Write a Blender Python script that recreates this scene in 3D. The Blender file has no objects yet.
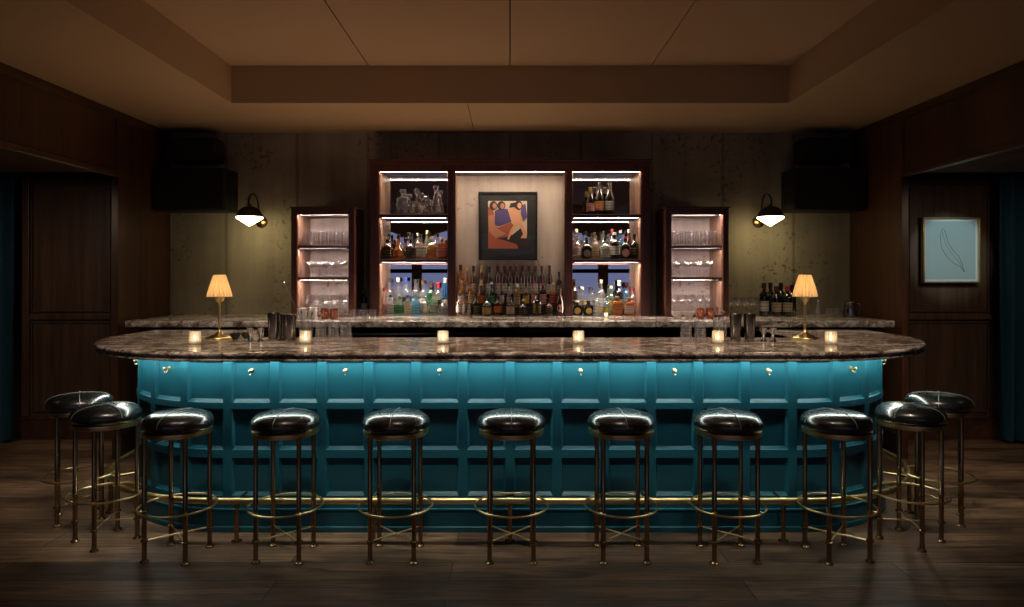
import bpy, bmesh, math, random
from mathutils import Vector, Matrix
PI = math.pi
random.seed(7)
S = bpy.context.scene
COL = S.collection

# ---------------------------------------------------------------- camera, world, exposure, added fill lights
CAMZ = 1.51
F = 1024 * 24.0 / 36.0
cam_d = bpy.data.cameras.new('camera')
cam_d.lens = 24.0
cam_d.sensor_width = 36.0
cam_d.shift_x = 2.0 / 1024
cam_d.shift_y = -28.5 / 1024
cam_d.clip_start = 0.05
cam = bpy.data.objects.new('camera', cam_d)
cam.location = (0, 0, CAMZ)
cam.rotation_euler = (PI / 2, 0, 0)
COL.objects.link(cam)
S.camera = cam
S.view_settings.view_transform = 'Standard'
S.view_settings.look = 'None'
S.view_settings.gamma = 1.0
S.view_settings.use_curve_mapping = False
S.view_settings.exposure = 0.0
try:
    S.cycles.use_denoising = True
    S.cycles.max_bounces = 10
    S.cycles.transparent_max_bounces = 64
    S.cycles.sample_clamp_indirect = 4.0
    S.cycles.use_light_tree = True
    S.cycles.caustics_reflective = False
    S.cycles.caustics_refractive = False
except Exception:
    pass
W = bpy.data.worlds.new('evening_sky')
S.world = W
W.use_nodes = True
W.node_tree.nodes['Background'].inputs[0].default_value = (0.05, 0.07, 0.16, 1)
W.node_tree.nodes['Background'].inputs[1].default_value = 0.3

# strengths kept together for tuning
E_BAR_LED = 31.0
E_CAB_LED = 80.0
E_GLASS_LED = 105.0
E_SCONCE = 18.0
P_TABLE_LAMP = 3.0
E_CANDLE = 2.2
E_WINDOW = 0.34


def lamp(name, kind, loc, power, color, rot=(0, 0, 0), **kw):
    d = bpy.data.lights.new(name, kind)
    d.energy = power
    d.color = color
    for k, v in kw.items():
        setattr(d, k, v)
    o = bpy.data.objects.new(name, d)
    o.location = loc
    o.rotation_euler = rot
    COL.objects.link(o)
    return o


# added warm fill spots: two rows under the tray, unseen above and behind
for x in (-1.1, 1.1):
    for y in (-1.6, 0.6):
        lamp('room_fill_lamp', 'SPOT', (x, y, 3.10), 45, (1.0, 0.66, 0.38), (0, 0, 0),
             spot_size=math.radians(110), spot_blend=0.8, shadow_soft_size=0.06)
# added uplights hidden behind the bar, put in to brighten the ceiling
for x in (-1.25, 0.0, 1.25):
    lamp('ceiling_fill_lamp', 'SPOT', (x, 5.0, 0.95), 26, (1.0, 0.60, 0.33), (math.radians(192), 0, 0),
         spot_size=math.radians(125), spot_blend=0.7, shadow_soft_size=0.12)
# added narrow spots under the tray, out of view, brightening the marble bar
for x in (-1.75, -1.05, -0.35, 0.35, 1.05, 1.75):
    o = lamp('bar_fill_lamp', 'SPOT', (x, 2.9, 3.10), 105, (1.0, 0.80, 0.62), (0, 0, 0),
             spot_size=math.radians(58), spot_blend=1.0, shadow_soft_size=0.04)
    o.rotation_euler = (Vector((x * 1.28, 4.45, 1.1)) - Vector(o.location)).to_track_quat('-Z', 'Y').to_euler()
# added fill spots without fixtures, one in each side recess
for sg in (-1, 1):
    lamp('recess_fill_lamp', 'SPOT', (sg * 4.15, 4.2, 2.27), 26, (1.0, 0.74, 0.52), (math.radians(38), 0, 0),
         spot_size=math.radians(120), spot_blend=0.8, shadow_soft_size=0.06)
# added cool spot that lifts the leaf drawing in the right recess
o = lamp('drawing_fill_lamp', 'SPOT', (3.85, 4.9, 2.27), 34, (0.72, 0.95, 1.0), (0, 0, 0),
         spot_size=math.radians(31), spot_blend=0.5, shadow_soft_size=0.03)
o.rotation_euler = (Vector((4.03, 6.25, 1.72)) - Vector(o.location)).to_track_quat('-Z', 'Y').to_euler()


# ---------------------------------------------------------------- materials
def nt(name):
    m = bpy.data.materials.new(name)
    m.use_nodes = True
    return m, m.node_tree, m.node_tree.nodes['Principled BSDF']


def plain(name, col, rough=0.5, metal=0.0, coat=0.0, spec=0.5, emis=None, estr=0.0, alpha=None):
    m, t, p = nt(name)
    p.inputs['Base Color'].default_value = (*col, 1)
    p.inputs['Roughness'].default_value = rough
    p.inputs['Metallic'].default_value = metal
    p.inputs['Coat Weight'].default_value = coat
    p.inputs['Specular IOR Level'].default_value = spec
    if emis:
        p.inputs['Emission Color'].default_value = (*emis, 1)
        p.inputs['Emission Strength'].default_value = estr
    # a faint surface variation so nothing is perfectly uniform
    tc = t.nodes.new('ShaderNodeTexCoord')
    n = t.nodes.new('ShaderNodeTexNoise')
    n.inputs['Scale'].default_value = 22
    mr = t.nodes.new('ShaderNodeMapRange')
    mr.inputs[3].default_value = max(0.0, rough - 0.05)
    mr.inputs[4].default_value = min(1.0, rough + 0.05)
    t.links.new(tc.outputs['Object'], n.inputs['Vector'])
    t.links.new(n.outputs['Fac'], mr.inputs[0])
    t.links.new(mr.outputs[0], p.inputs['Roughness'])
    return m


def emitter(name, col, strength):
    m = bpy.data.materials.new(name)
    m.use_nodes = True
    t = m.node_tree
    t.nodes.clear()
    e = t.nodes.new('ShaderNodeEmission')
    e.inputs[0].default_value = (*col, 1)
    e.inputs[1].default_value = strength
    o_ = t.nodes.new('ShaderNodeOutputMaterial')
    t.links.new(e.outputs[0], o_.inputs[0])
    return m


def ramp(t, stops):
    r = t.nodes.new('ShaderNodeValToRGB')
    while len(r.color_ramp.elements) < len(stops):
        r.color_ramp.elements.new(0.5)
    for e, (p, c) in zip(r.color_ramp.elements, stops):
        e.position = p
        e.color = (*c, 1)
    return r


def noise(t, vec, scale, detail=4, rough=0.55, dist=0.0):
    n = t.nodes.new('ShaderNodeTexNoise')
    n.inputs['Scale'].default_value = scale
    n.inputs['Detail'].default_value = detail
    n.inputs['Roughness'].default_value = rough
    n.inputs['Distortion'].default_value = dist
    t.links.new(vec, n.inputs['Vector'])
    return n


def coords(t, scale=(1, 1, 1), kind='Object'):
    tc = t.nodes.new('ShaderNodeTexCoord')
    mp = t.nodes.new('ShaderNodeMapping')
    mp.inputs['Scale'].default_value = scale
    t.links.new(tc.outputs[kind], mp.inputs['Vector'])
    return mp.outputs['Vector']


def mix(t, mode, fac, a, b):
    n = t.nodes.new('ShaderNodeMixRGB')
    n.blend_type = mode
    for i, v in ((0, fac), (1, a), (2, b)):
        if hasattr(v, 'node'):
            t.links.new(v, n.inputs[i])
        elif i == 0:
            n.inputs[0].default_value = v
        else:
            n.inputs[i].default_value = (*v, 1)
    return n.outputs[0]


def bump(t, p, h, strength, dist=0.01):
    b = t.nodes.new('ShaderNodeBump')
    b.inputs['Strength'].default_value = strength
    b.inputs['Distance'].default_value = dist
    t.links.new(h, b.inputs['Height'])
    t.links.new(b.outputs[0], p.inputs['Normal'])


def wood(name, dark, light, axis, rough=0.35, scale=1.0):
    m, t, p = nt(name)
    sc = {'x': (1.2, 22, 22), 'y': (22, 1.2, 22), 'z': (22, 22, 1.2)}[axis]
    v = coords(t, tuple(s * scale for s in sc))
    n = noise(t, v, 1.0, 5, 0.6, 0.6)
    v2 = coords(t, tuple(s * scale * 0.13 for s in sc))
    n2 = noise(t, v2, 1.0, 2)
    r = ramp(t, [(0.3, dark), (0.72, light)])
    t.links.new(n.outputs['Fac'], r.inputs[0])
    r2 = ramp(t, [(0.3, (0.55, 0.55, 0.55)), (0.7, (1.2, 1.15, 1.1))])
    t.links.new(n2.outputs['Fac'], r2.inputs[0])
    t.links.new(mix(t, 'MULTIPLY', 1.0, r.outputs[0], r2.outputs[0]), p.inputs['Base Color'])
    p.inputs['Roughness'].default_value = rough
    bump(t, p, n.outputs['Fac'], 0.08, 0.004)
    return m


def marble(name, base_lo, base_hi, dark, pale, rough=0.12):
    m, t, p = nt(name)
    v = coords(t, (1.0, 1.6, 1.6))
    warp = noise(t, v, 2.2, 4)
    add = t.nodes.new('ShaderNodeVectorMath')
    add.operation = 'MULTIPLY_ADD'
    t.links.new(warp.outputs['Color'], add.inputs[0])
    add.inputs[1].default_value = (0.9, 0.9, 0.9)
    t.links.new(v, add.inputs[2])
    a = noise(t, add.outputs[0], 6.0, 8, 0.68, 0.5)
    ra = ramp(t, [(0.38, dark), (0.46, base_lo), (0.54, base_hi), (0.62, pale)])
    t.links.new(a.outputs['Fac'], ra.inputs[0])
    vein = noise(t, add.outputs[0], 2.6, 6, 0.6, 1.2)
    s1 = t.nodes.new('ShaderNodeMath'); s1.operation = 'SUBTRACT'; s1.inputs[1].default_value = 0.5
    s2 = t.nodes.new('ShaderNodeMath'); s2.operation = 'ABSOLUTE'
    t.links.new(vein.outputs['Fac'], s1.inputs[0]); t.links.new(s1.outputs[0], s2.inputs[0])
    rv = ramp(t, [(0.0, (1, 1, 1)), (0.03, (0, 0, 0))])
    t.links.new(s2.outputs[0], rv.inputs[0])
    c1 = mix(t, 'MIX', rv.outputs[0], ra.outputs[0], dark)
    vein2 = noise(t, add.outputs[0], 3.4, 5, 0.6, 0.8)
    s3 = t.nodes.new('ShaderNodeMath'); s3.operation = 'SUBTRACT'; s3.inputs[1].default_value = 0.44
    s4 = t.nodes.new('ShaderNodeMath'); s4.operation = 'ABSOLUTE'
    t.links.new(vein2.outputs['Fac'], s3.inputs[0]); t.links.new(s3.outputs[0], s4.inputs[0])
    rw = ramp(t, [(0.0, (0.9, 0.9, 0.9)), (0.03, (0, 0, 0))])
    t.links.new(s4.outputs[0], rw.inputs[0])
    c2 = mix(t, 'MIX', rw.outputs[0], c1, pale)
    t.links.new(c2, p.inputs['Base Color'])
    p.inputs['Roughness'].default_value = rough
    return m


def concrete(name, lo, hi, seams=True):
    m, t, p = nt(name)
    v = coords(t, (1, 1, 1))
    n1 = noise(t, v, 1.1, 6, 0.6)
    r1 = ramp(t, [(0.3, lo), (0.7, hi)])
    t.links.new(n1.outputs['Fac'], r1.inputs[0])
    v2 = coords(t, (5.5, 5.5, 0.45))
    n2 = noise(t, v2, 1.0, 4)
    r2 = ramp(t, [(0.3, (0.72, 0.71, 0.68)), (0.65, (1.08, 1.06, 1.02))])
    t.links.new(n2.outputs['Fac'], r2.inputs[0])
    c = mix(t, 'MULTIPLY', 1.0, r1.outputs[0], r2.outputs[0])
    n3 = noise(t, v, 26, 3, 0.5)
    r3 = ramp(t, [(0.34, (0.5, 0.48, 0.44)), (0.42, (1, 1, 1))])
    t.links.new(n3.outputs['Fac'], r3.inputs[0])
    n4 = noise(t, v, 1.7, 2)
    r4 = ramp(t, [(0.48, (0, 0, 0)), (0.58, (1, 1, 1))])
    t.links.new(n4.outputs['Fac'], r4.inputs[0])
    c = mix(t, 'MULTIPLY', r4.outputs[0], c, r3.outputs[0])
    if seams:
        sx = t.nodes.new('ShaderNodeSeparateXYZ')
        t.links.new(v, sx.inputs[0])
        md = t.nodes.new('ShaderNodeMath'); md.operation = 'PINGPONG'; md.inputs[1].default_value = 0.335
        t.links.new(sx.outputs[0], md.inputs[0])
        rs = ramp(t, [(0.0, (0.45, 0.43, 0.4)), (0.022, (1, 1, 1))])
        t.links.new(md.outputs[0], rs.inputs[0])
        c = mix(t, 'MULTIPLY', 0.8, c, rs.outputs[0])
    t.links.new(c, p.inputs['Base Color'])
    p.inputs['Roughness'].default_value = 0.8
    bump(t, p, n3.outputs['Fac'], 0.25, 0.006)
    return m


def plank_floor(name):
    m, t, p = nt(name)
    v = coords(t, (1, 1, 1))
    b = t.nodes.new('ShaderNodeTexBrick')
    b.offset = 0.37
    b.inputs['Scale'].default_value = 1.0
    b.inputs['Brick Width'].default_value = 2.3
    b.inputs['Row Height'].default_value = 0.21
    b.inputs['Mortar Size'].default_value = 0.0032
    b.inputs['Mortar Smooth'].default_value = 0.2
    b.inputs['Color1'].default_value = (0.11, 0.068, 0.042, 1)
    b.inputs['Color2'].default_value = (0.25, 0.165, 0.105, 1)
    b.inputs['Mortar'].default_value = (0.014, 0.01, 0.008, 1)
    mp = t.nodes.new('ShaderNodeMapping')
    mp.inputs['Location'].default_value = (0.3, 0.195, 0)
    t.links.new(v, mp.inputs['Vector'])
    t.links.new(mp.outputs[0], b.inputs['Vector'])
    g = noise(t, coords(t, (1.6, 20, 1)), 1.0, 6, 0.65, 1.4)
    rg = ramp(t, [(0.34, (0.35, 0.33, 0.31)), (0.64, (1.55, 1.5, 1.42))])
    t.links.new(g.outputs['Fac'], rg.inputs[0])
    g2 = noise(t, coords(t, (1.5, 3.5, 1)), 1.0, 4)
    rg2 = ramp(t, [(0.36, (0.55, 0.55, 0.55)), (0.62, (1.35, 1.32, 1.3))])
    t.links.new(g2.outputs['Fac'], rg2.inputs[0])
    c = mix(t, 'MULTIPLY', 1.0, b.outputs['Color'], rg.outputs[0])
    c = mix(t, 'MULTIPLY', 1.0, c, rg2.outputs[0])
    t.links.new(c, p.inputs['Base Color'])
    mr = t.nodes.new('ShaderNodeMapRange')
    mr.inputs[3].default_value = 0.34
    mr.inputs[4].default_value = 0.55
    t.links.new(g.outputs['Fac'], mr.inputs[0])
    t.links.new(mr.outputs[0], p.inputs['Roughness'])
    bump(t, p, b.outputs['Fac'], -0.3, 0.004)
    return m


def thin_glass(name, tint=(1, 1, 1), body=0.0, bodycol=(1, 1, 1), gloss=0.9):
    """clear or tinted glass wall: see-through with a mirror-like edge, part of it filled with colour"""
    m = bpy.data.materials.new(name)
    m.use_nodes = True
    t = m.node_tree
    t.nodes.clear()
    tr = t.nodes.new('ShaderNodeBsdfTransparent')
    tr.inputs[0].default_value = (*tint, 1)
    gl = t.nodes.new('ShaderNodeBsdfGlossy')
    gl.inputs['Roughness'].default_value = 0.04
    gl.inputs[0].default_value = (gloss, gloss, gloss, 1)
    df = t.nodes.new('ShaderNodeBsdfDiffuse')
    df.inputs[0].default_value = (*bodycol, 1)
    tl = t.nodes.new('ShaderNodeBsdfTranslucent')
    tl.inputs[0].default_value = (*bodycol, 1)
    dm = t.nodes.new('ShaderNodeMixShader')
    dm.inputs[0].default_value = 0.5
    t.links.new(df.outputs[0], dm.inputs[1]); t.links.new(tl.outputs[0], dm.inputs[2])
    m1 = t.nodes.new('ShaderNodeMixShader')
    m1.inputs[0].default_value = body
    t.links.new(tr.outputs[0], m1.inputs[1]); t.links.new(dm.outputs[0], m1.inputs[2])
    lw = t.nodes.new('ShaderNodeLayerWeight')
    lw.inputs[0].default_value = 0.35
    mr = t.nodes.new('ShaderNodeMapRange')
    mr.inputs[3].default_value = 0.05
    mr.inputs[4].default_value = 0.6
    t.links.new(lw.outputs['Facing'], mr.inputs[0])
    m2 = t.nodes.new('ShaderNodeMixShader')
    t.links.new(mr.outputs[0], m2.inputs[0])
    t.links.new(m1.outputs[0], m2.inputs[1]); t.links.new(gl.outputs[0], m2.inputs[2])
    o_ = t.nodes.new('ShaderNodeOutputMaterial')
    t.links.new(m2.outputs[0], o_.inputs[0])
    return m


def label_mat(name, base, ink, bands=3.0):
    """paper label: base colour with a few darker printed bands"""
    m, t, p = nt(name)
    v = coords(t, (1, 1, 1), 'Generated')
    w = t.nodes.new('ShaderNodeTexWave')
    w.bands_direction = 'Z'
    w.inputs['Scale'].default_value = bands * 0.32
    w.inputs['Distortion'].default_value = 0.0
    t.links.new(v, w.inputs['Vector'])
    n = noise(t, v, 16, 1)
    r = ramp(t, [(0.8, (0, 0, 0)), (0.86, (1, 1, 1))])
    t.links.new(w.outputs['Fac'], r.inputs[0])
    rn = ramp(t, [(0.45, (0, 0, 0)), (0.55, (1, 1, 1))])
    t.links.new(n.outputs['Fac'], rn.inputs[0])
    f = mix(t, 'MULTIPLY', 1.0, r.outputs[0], rn.outputs[0])
    t.links.new(mix(t, 'MIX', f, base, ink), p.inputs['Base Color'])
    p.inputs['Roughness'].default_value = 0.6
    return m


M = {}
M['floor'] = plank_floor('dark_oak_planks')
M['concrete'] = concrete('board_marked_concrete', (0.20, 0.17, 0.125), (0.36, 0.32, 0.245))
M['niche'] = concrete('pale_plaster', (0.42, 0.36, 0.31), (0.56, 0.49, 0.43), False)
M['cab_back'] = concrete('pale_pinkish_panel', (0.60, 0.52, 0.48), (0.74, 0.66, 0.62), False)
M['ceiling'] = plain('warm_ceiling_paint', (0.40, 0.285, 0.172), 0.85)
M['ceiling_tray'] = plain('warm_tray_ceiling_paint', (0.40, 0.28, 0.182), 0.85)
M['groove'] = plain('dark_joint', (0.02, 0.014, 0.01), 0.9)
M['wood_wall'] = wood('dark_walnut_panelling', (0.04, 0.017, 0.009), (0.10, 0.045, 0.023), 'z', 0.34)
M['wood_wall_x'] = wood('dark_walnut_boards', (0.04, 0.017, 0.009), (0.10, 0.045, 0.023), 'y', 0.34)
M['wood_matt'] = wood('matt_walnut_soffit', (0.04, 0.017, 0.009), (0.10, 0.045, 0.023), 'y', 0.85)
M['wood_recess'] = wood('brown_oak_panelling', (0.055, 0.032, 0.020), (0.13, 0.080, 0.050), 'z', 0.36)
M['wood_cab'] = wood('red_walnut_cabinet', (0.058, 0.019, 0.011), (0.125, 0.046, 0.027), 'z', 0.3)
M['wood_cab_x'] = wood('red_walnut_shelf', (0.058, 0.019, 0.011), (0.125, 0.046, 0.027), 'x', 0.3)
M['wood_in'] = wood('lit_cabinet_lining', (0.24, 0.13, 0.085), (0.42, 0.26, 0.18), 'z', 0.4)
M['marble'] = marble('brown_veined_marble', (0.24, 0.17, 0.13), (0.46, 0.37, 0.29), (0.05, 0.03, 0.022), (0.80, 0.72, 0.62), 0.13)
M['marble_back'] = marble('pale_veined_marble', (0.22, 0.18, 0.15), (0.42, 0.37, 0.32), (0.06, 0.045, 0.035), (0.66, 0.6, 0.53), 0.16)
M['teal'] = plain('teal_lacquer', (0.013, 0.115, 0.163), 0.38, spec=0.4)
M['brass'] = plain('polished_brass', (0.78, 0.62, 0.31), 0.3, 1.0)
M['brass_dark'] = plain('aged_brass', (0.38, 0.24, 0.11), 0.24, 1.0)
M['leather'] = plain('black_leather', (0.010, 0.011, 0.010), 0.26, spec=1.0, coat=0.35)
M['piping'] = plain('grey_green_piping', (0.20, 0.22, 0.19), 0.35)
M['black'] = plain('matt_black', (0.006, 0.006, 0.006), 0.7)
M['blackgloss'] = plain('satin_black_metal', (0.012, 0.011, 0.010), 0.3)
M['grille'] = plain('black_speaker_grille', (0.004, 0.004, 0.004), 0.9)
M['steel'] = plain('brushed_steel', (0.55, 0.55, 0.55), 0.22, 1.0)
M['steel_dark'] = plain('smoked_steel', (0.26, 0.25, 0.24), 0.18, 1.0)
M['mirror'] = plain('mirror_silvering', (0.72, 0.72, 0.74), 0.0, 1.0)
M['mirror'].node_tree.nodes['Principled BSDF'].inputs['Roughness'].default_value = 0.0
for l in list(M['mirror'].node_tree.links):
    if l.to_socket.name == 'Roughness':
        M['mirror'].node_tree.links.remove(l)
M['curtain'] = plain('teal_velvet', (0.030, 0.13, 0.19), 0.75)
M['led'] = emitter('bar_led_strip', (0.93, 1.0, 0.90), E_BAR_LED)
M['led_cab'] = emitter('shelf_led_strip', (1.0, 0.80, 0.62), E_CAB_LED)
M['led_low'] = emitter('lower_shelf_led_strip', (1.0, 0.84, 0.70), 190.0)
M['led_fill'] = emitter('side_fill_led', (1.0, 0.80, 0.62), 13.0)
M['led_glass'] = emitter('glass_cabinet_led_strip', (1.0, 0.82, 0.76), E_GLASS_LED)
M['opal'] = emitter('opal_glass_diffuser', (1.0, 0.82, 0.42), E_SCONCE)
M['window'] = emitter('dusk_window_light', (0.50, 0.56, 1.0), E_WINDOW)
M['flame'] = emitter('candle_flame', (1.0, 0.72, 0.36), 40.0)
M['wax'] = plain('glowing_wax', (0.9, 0.82, 0.68), 0.5, emis=(1.0, 0.8, 0.55), estr=0.5)
M['paper'] = plain('white_mat_board', (0.62, 0.70, 0.70), 0.8)
M['paper_in'] = plain('blue_grey_drawing_paper', (0.36, 0.47, 0.47), 0.8)
M['gold_frame'] = plain('gilt_frame', (0.62, 0.42, 0.18), 0.32, 0.9)
M['pencil'] = plain('pencil_line', (0.12, 0.14, 0.12), 0.8)
M['glass'] = thin_glass('clear_glass', (1.0, 1.0, 1.0), 0.01, (0.9, 0.86, 0.84))
M['cut_glass'] = thin_glass('cut_crystal', (0.99, 0.99, 0.99), 0.035, (0.9, 0.88, 0.86), 1.0)
M['candle_glass'] = thin_glass('frosted_candle_glass', (1.0, 0.97, 0.9), 0.5, (0.95, 0.92, 0.86))


# ---------------------------------------------------------------- geometry helpers
def link_mesh(name, bm, mat, parent=None, smooth=False, loc=None):
    me = bpy.data.meshes.new(name)
    bmesh.ops.recalc_face_normals(bm, faces=bm.faces)
    bm.to_mesh(me)
    bm.free()
    mats = mat if isinstance(mat, (list, tuple)) else [mat]
    for mm in mats:
        me.materials.append(M[mm] if isinstance(mm, str) else mm)
    if smooth:
        for p in me.polygons:
            p.use_smooth = True
        try:
            me.set_sharp_from_angle(angle=math.radians(38))
        except Exception:
            pass
    o = bpy.data.objects.new(name, me)
    COL.objects.link(o)
    if parent is not None:
        o.parent = parent
    if loc is not None:
        o.location = loc
    return o


def empty(name, loc=(0, 0, 0), rz=0.0):
    o = bpy.data.objects.new(name, None)
    o.empty_display_size = 0.1
    o.location = loc
    o.rotation_euler = (0, 0, rz)
    COL.objects.link(o)
    return o


def tag(o, label=None, cat=None, group=None, kind=None):
    if label:
        n = len(label.split())
        assert 3 < n < 17, (n, label)
        o['label'] = label
    if cat: o['category'] = cat
    if group: o['group'] = group
    if kind: o['kind'] = kind
    return o


def struct(name, bm, mat, smooth=False):
    return tag(link_mesh(name, bm, mat, smooth=smooth), kind='structure')


def box(bm, x0, x1, y0, y1, z0, z1, bevel=0.0, mi=0):
    vs = [bm.verts.new((x, y, z)) for z in (z0, z1) for y in (y0, y1) for x in (x0, x1)]
    fs = []
    for idx in ((0, 1, 3, 2), (4, 6, 7, 5), (0, 4, 5, 1), (2, 3, 7, 6), (0, 2, 6, 4), (1, 5, 7, 3)):
        f = bm.faces.new([vs[i] for i in idx])
        f.material_index = mi
        fs.append(f)
    if bevel > 0:
        es = list({e for f in fs for e in f.edges})
        r = bmesh.ops.bevel(bm, geom=es, offset=bevel, segments=2, affect='EDGES', profile=0.6)
        for f in r['faces']:
            f.material_index = mi
    return vs


def lathe(bm, prof, seg=24, c=(0, 0, 0), mi=0, sq=None):
    """prof: (r, z) pairs; sq>0 turns circles into rounded squares"""
    rings = []
    for r, z in prof:
        if r < 1e-6:
            rings.append([bm.verts.new((c[0], c[1], c[2] + z))])
        else:
            ring = []
            for k in range(seg):
                a = 2 * PI * (k + 0.5) / seg
                ca, sa = math.cos(a), math.sin(a)
                q = 1.0
                if sq:
                    q = (abs(ca) ** sq + abs(sa) ** sq) ** (-1.0 / sq)
                ring.append(bm.verts.new((c[0] + r * ca * q, c[1] + r * sa * q, c[2] + z)))
            rings.append(ring)
    for a, b in zip(rings, rings[1:]):
        if len(a) == 1 and len(b) == 1:
            continue
        for k in range(seg):
            k2 = (k + 1) % seg
            if len(a) == 1:
                f = bm.faces.new((a[0], b[k], b[k2]))
            elif len(b) == 1:
                f = bm.faces.new((a[k], b[0], a[k2]))
            else:
                f = bm.faces.new((a[k], b[k], b[k2], a[k2]))
            f.material_index = mi
    return rings


def tube(bm, pts, r, seg=10, closed=False, caps=True, mi=0, radii=None):
    pts = [Vector(p) for p in pts]
    n = len(pts)
    rings = []
    prev = None
    for i, p in enumerate(pts):
        if closed:
            d = (pts[(i + 1) % n] - pts[i - 1]).normalized()
        else:
            d = (pts[min(i + 1, n - 1)] - pts[max(i - 1, 0)]).normalized()
        if prev is None:
            up = Vector((0, 0, 1)) if abs(d.z) < 0.9 else Vector((1, 0, 0))
            u = d.cross(up).normalized()
        else:
            u = (prev - d * prev.dot(d)).normalized()
        prev = u
        w = d.cross(u)
        rr = radii[i] if radii else r
        rings.append([bm.verts.new(p + rr * (math.cos(2 * PI * k / seg) * u + math.sin(2 * PI * k / seg) * w)) for k in range(seg)])
    m = n if closed else n - 1
    for i in range(m):
        a, b = rings[i], rings[(i + 1) % n]
        for k in range(seg):
            f = bm.faces.new((a[k], a[(k + 1) % seg], b[(k + 1) % seg], b[k]))
            f.material_index = mi
    if caps and not closed:
        bm.faces.new(rings[0][::-1]).material_index = mi
        bm.faces.new(rings[-1]).material_index = mi


def sphere(bm, c, r, seg=16, rings=10, mi=0, zs=1.0):
    prof = [(r * math.sin(PI * k / rings), -r * zs * math.cos(PI * k / rings)) for k in range(rings + 1)]
    prof[0] = (0, -r * zs); prof[-1] = (0, r * zs)
    lathe(bm, prof, seg, c, mi)


def copy_tree(o, parent=None):
    c = o.copy()
    COL.objects.link(c)
    c.parent = parent
    for ch in list(o.children):
        copy_tree(ch, c)
    return c


def px(x, Y):
    return (x - 510.0) / F * Y


def pz(y, Y):
    return CAMZ - (y - 275.0) / F * Y


# ---------------------------------------------------------------- room shell
YB, XW, ZC = 6.45, 3.21, 2.85
YF = -4.3          # wall behind the camera
XO = 5.6           # outer side walls of the side recesses
bm = bmesh.new(); box(bm, -XO - .2, XO + .2, YF - .3, YB + .3, -0.12, 0.0); struct('floor', bm, 'floor')
bm = bmesh.new(); box(bm, -XW - .5, XW + .5, YB, YB + .2, 0, ZC + .5); struct('wall_back', bm, 'concrete')
# ceiling with raised tray
TX, TY0, TY1, TZ = 2.17, -3.2, 5.32, 3.138
bm = bmesh.new()
for a in ((-XW - .4, -TX, YF, YB + .1), (TX, XW + .4, YF, YB + .1), (-TX, TX, TY1, YB + .1), (-TX, TX, YF, TY0)):
    box(bm, a[0], a[1], a[2], a[3], ZC, ZC + 0.42)
struct('ceiling', bm, 'ceiling')
bm = bmesh.new()
g = 0.004
xs = [-TX - .05, -1.1, 0.0, 1.1, TX + .05]
for a, b in zip(xs, xs[1:]):
    box(bm, a + g, b - g, TY0 - .05, TY1 - 0.012, TZ, TZ + 0.02)
box(bm, -TX - .1, TX + .1, TY0 - .1, TY1 + .1, TZ + 0.021, TZ + 0.05, mi=1)
o = struct('ceiling_tray', bm, ['ceiling_tray', 'groove'])
bm = bmesh.new()   # shadow-gap bead at the tray foot and hairline joints in the soffit
box(bm, -0.335, -0.330, TY1 + .02, YB - .15, ZC - 0.0015, ZC + .001)
struct('trim_1', bm, 'groove')

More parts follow.
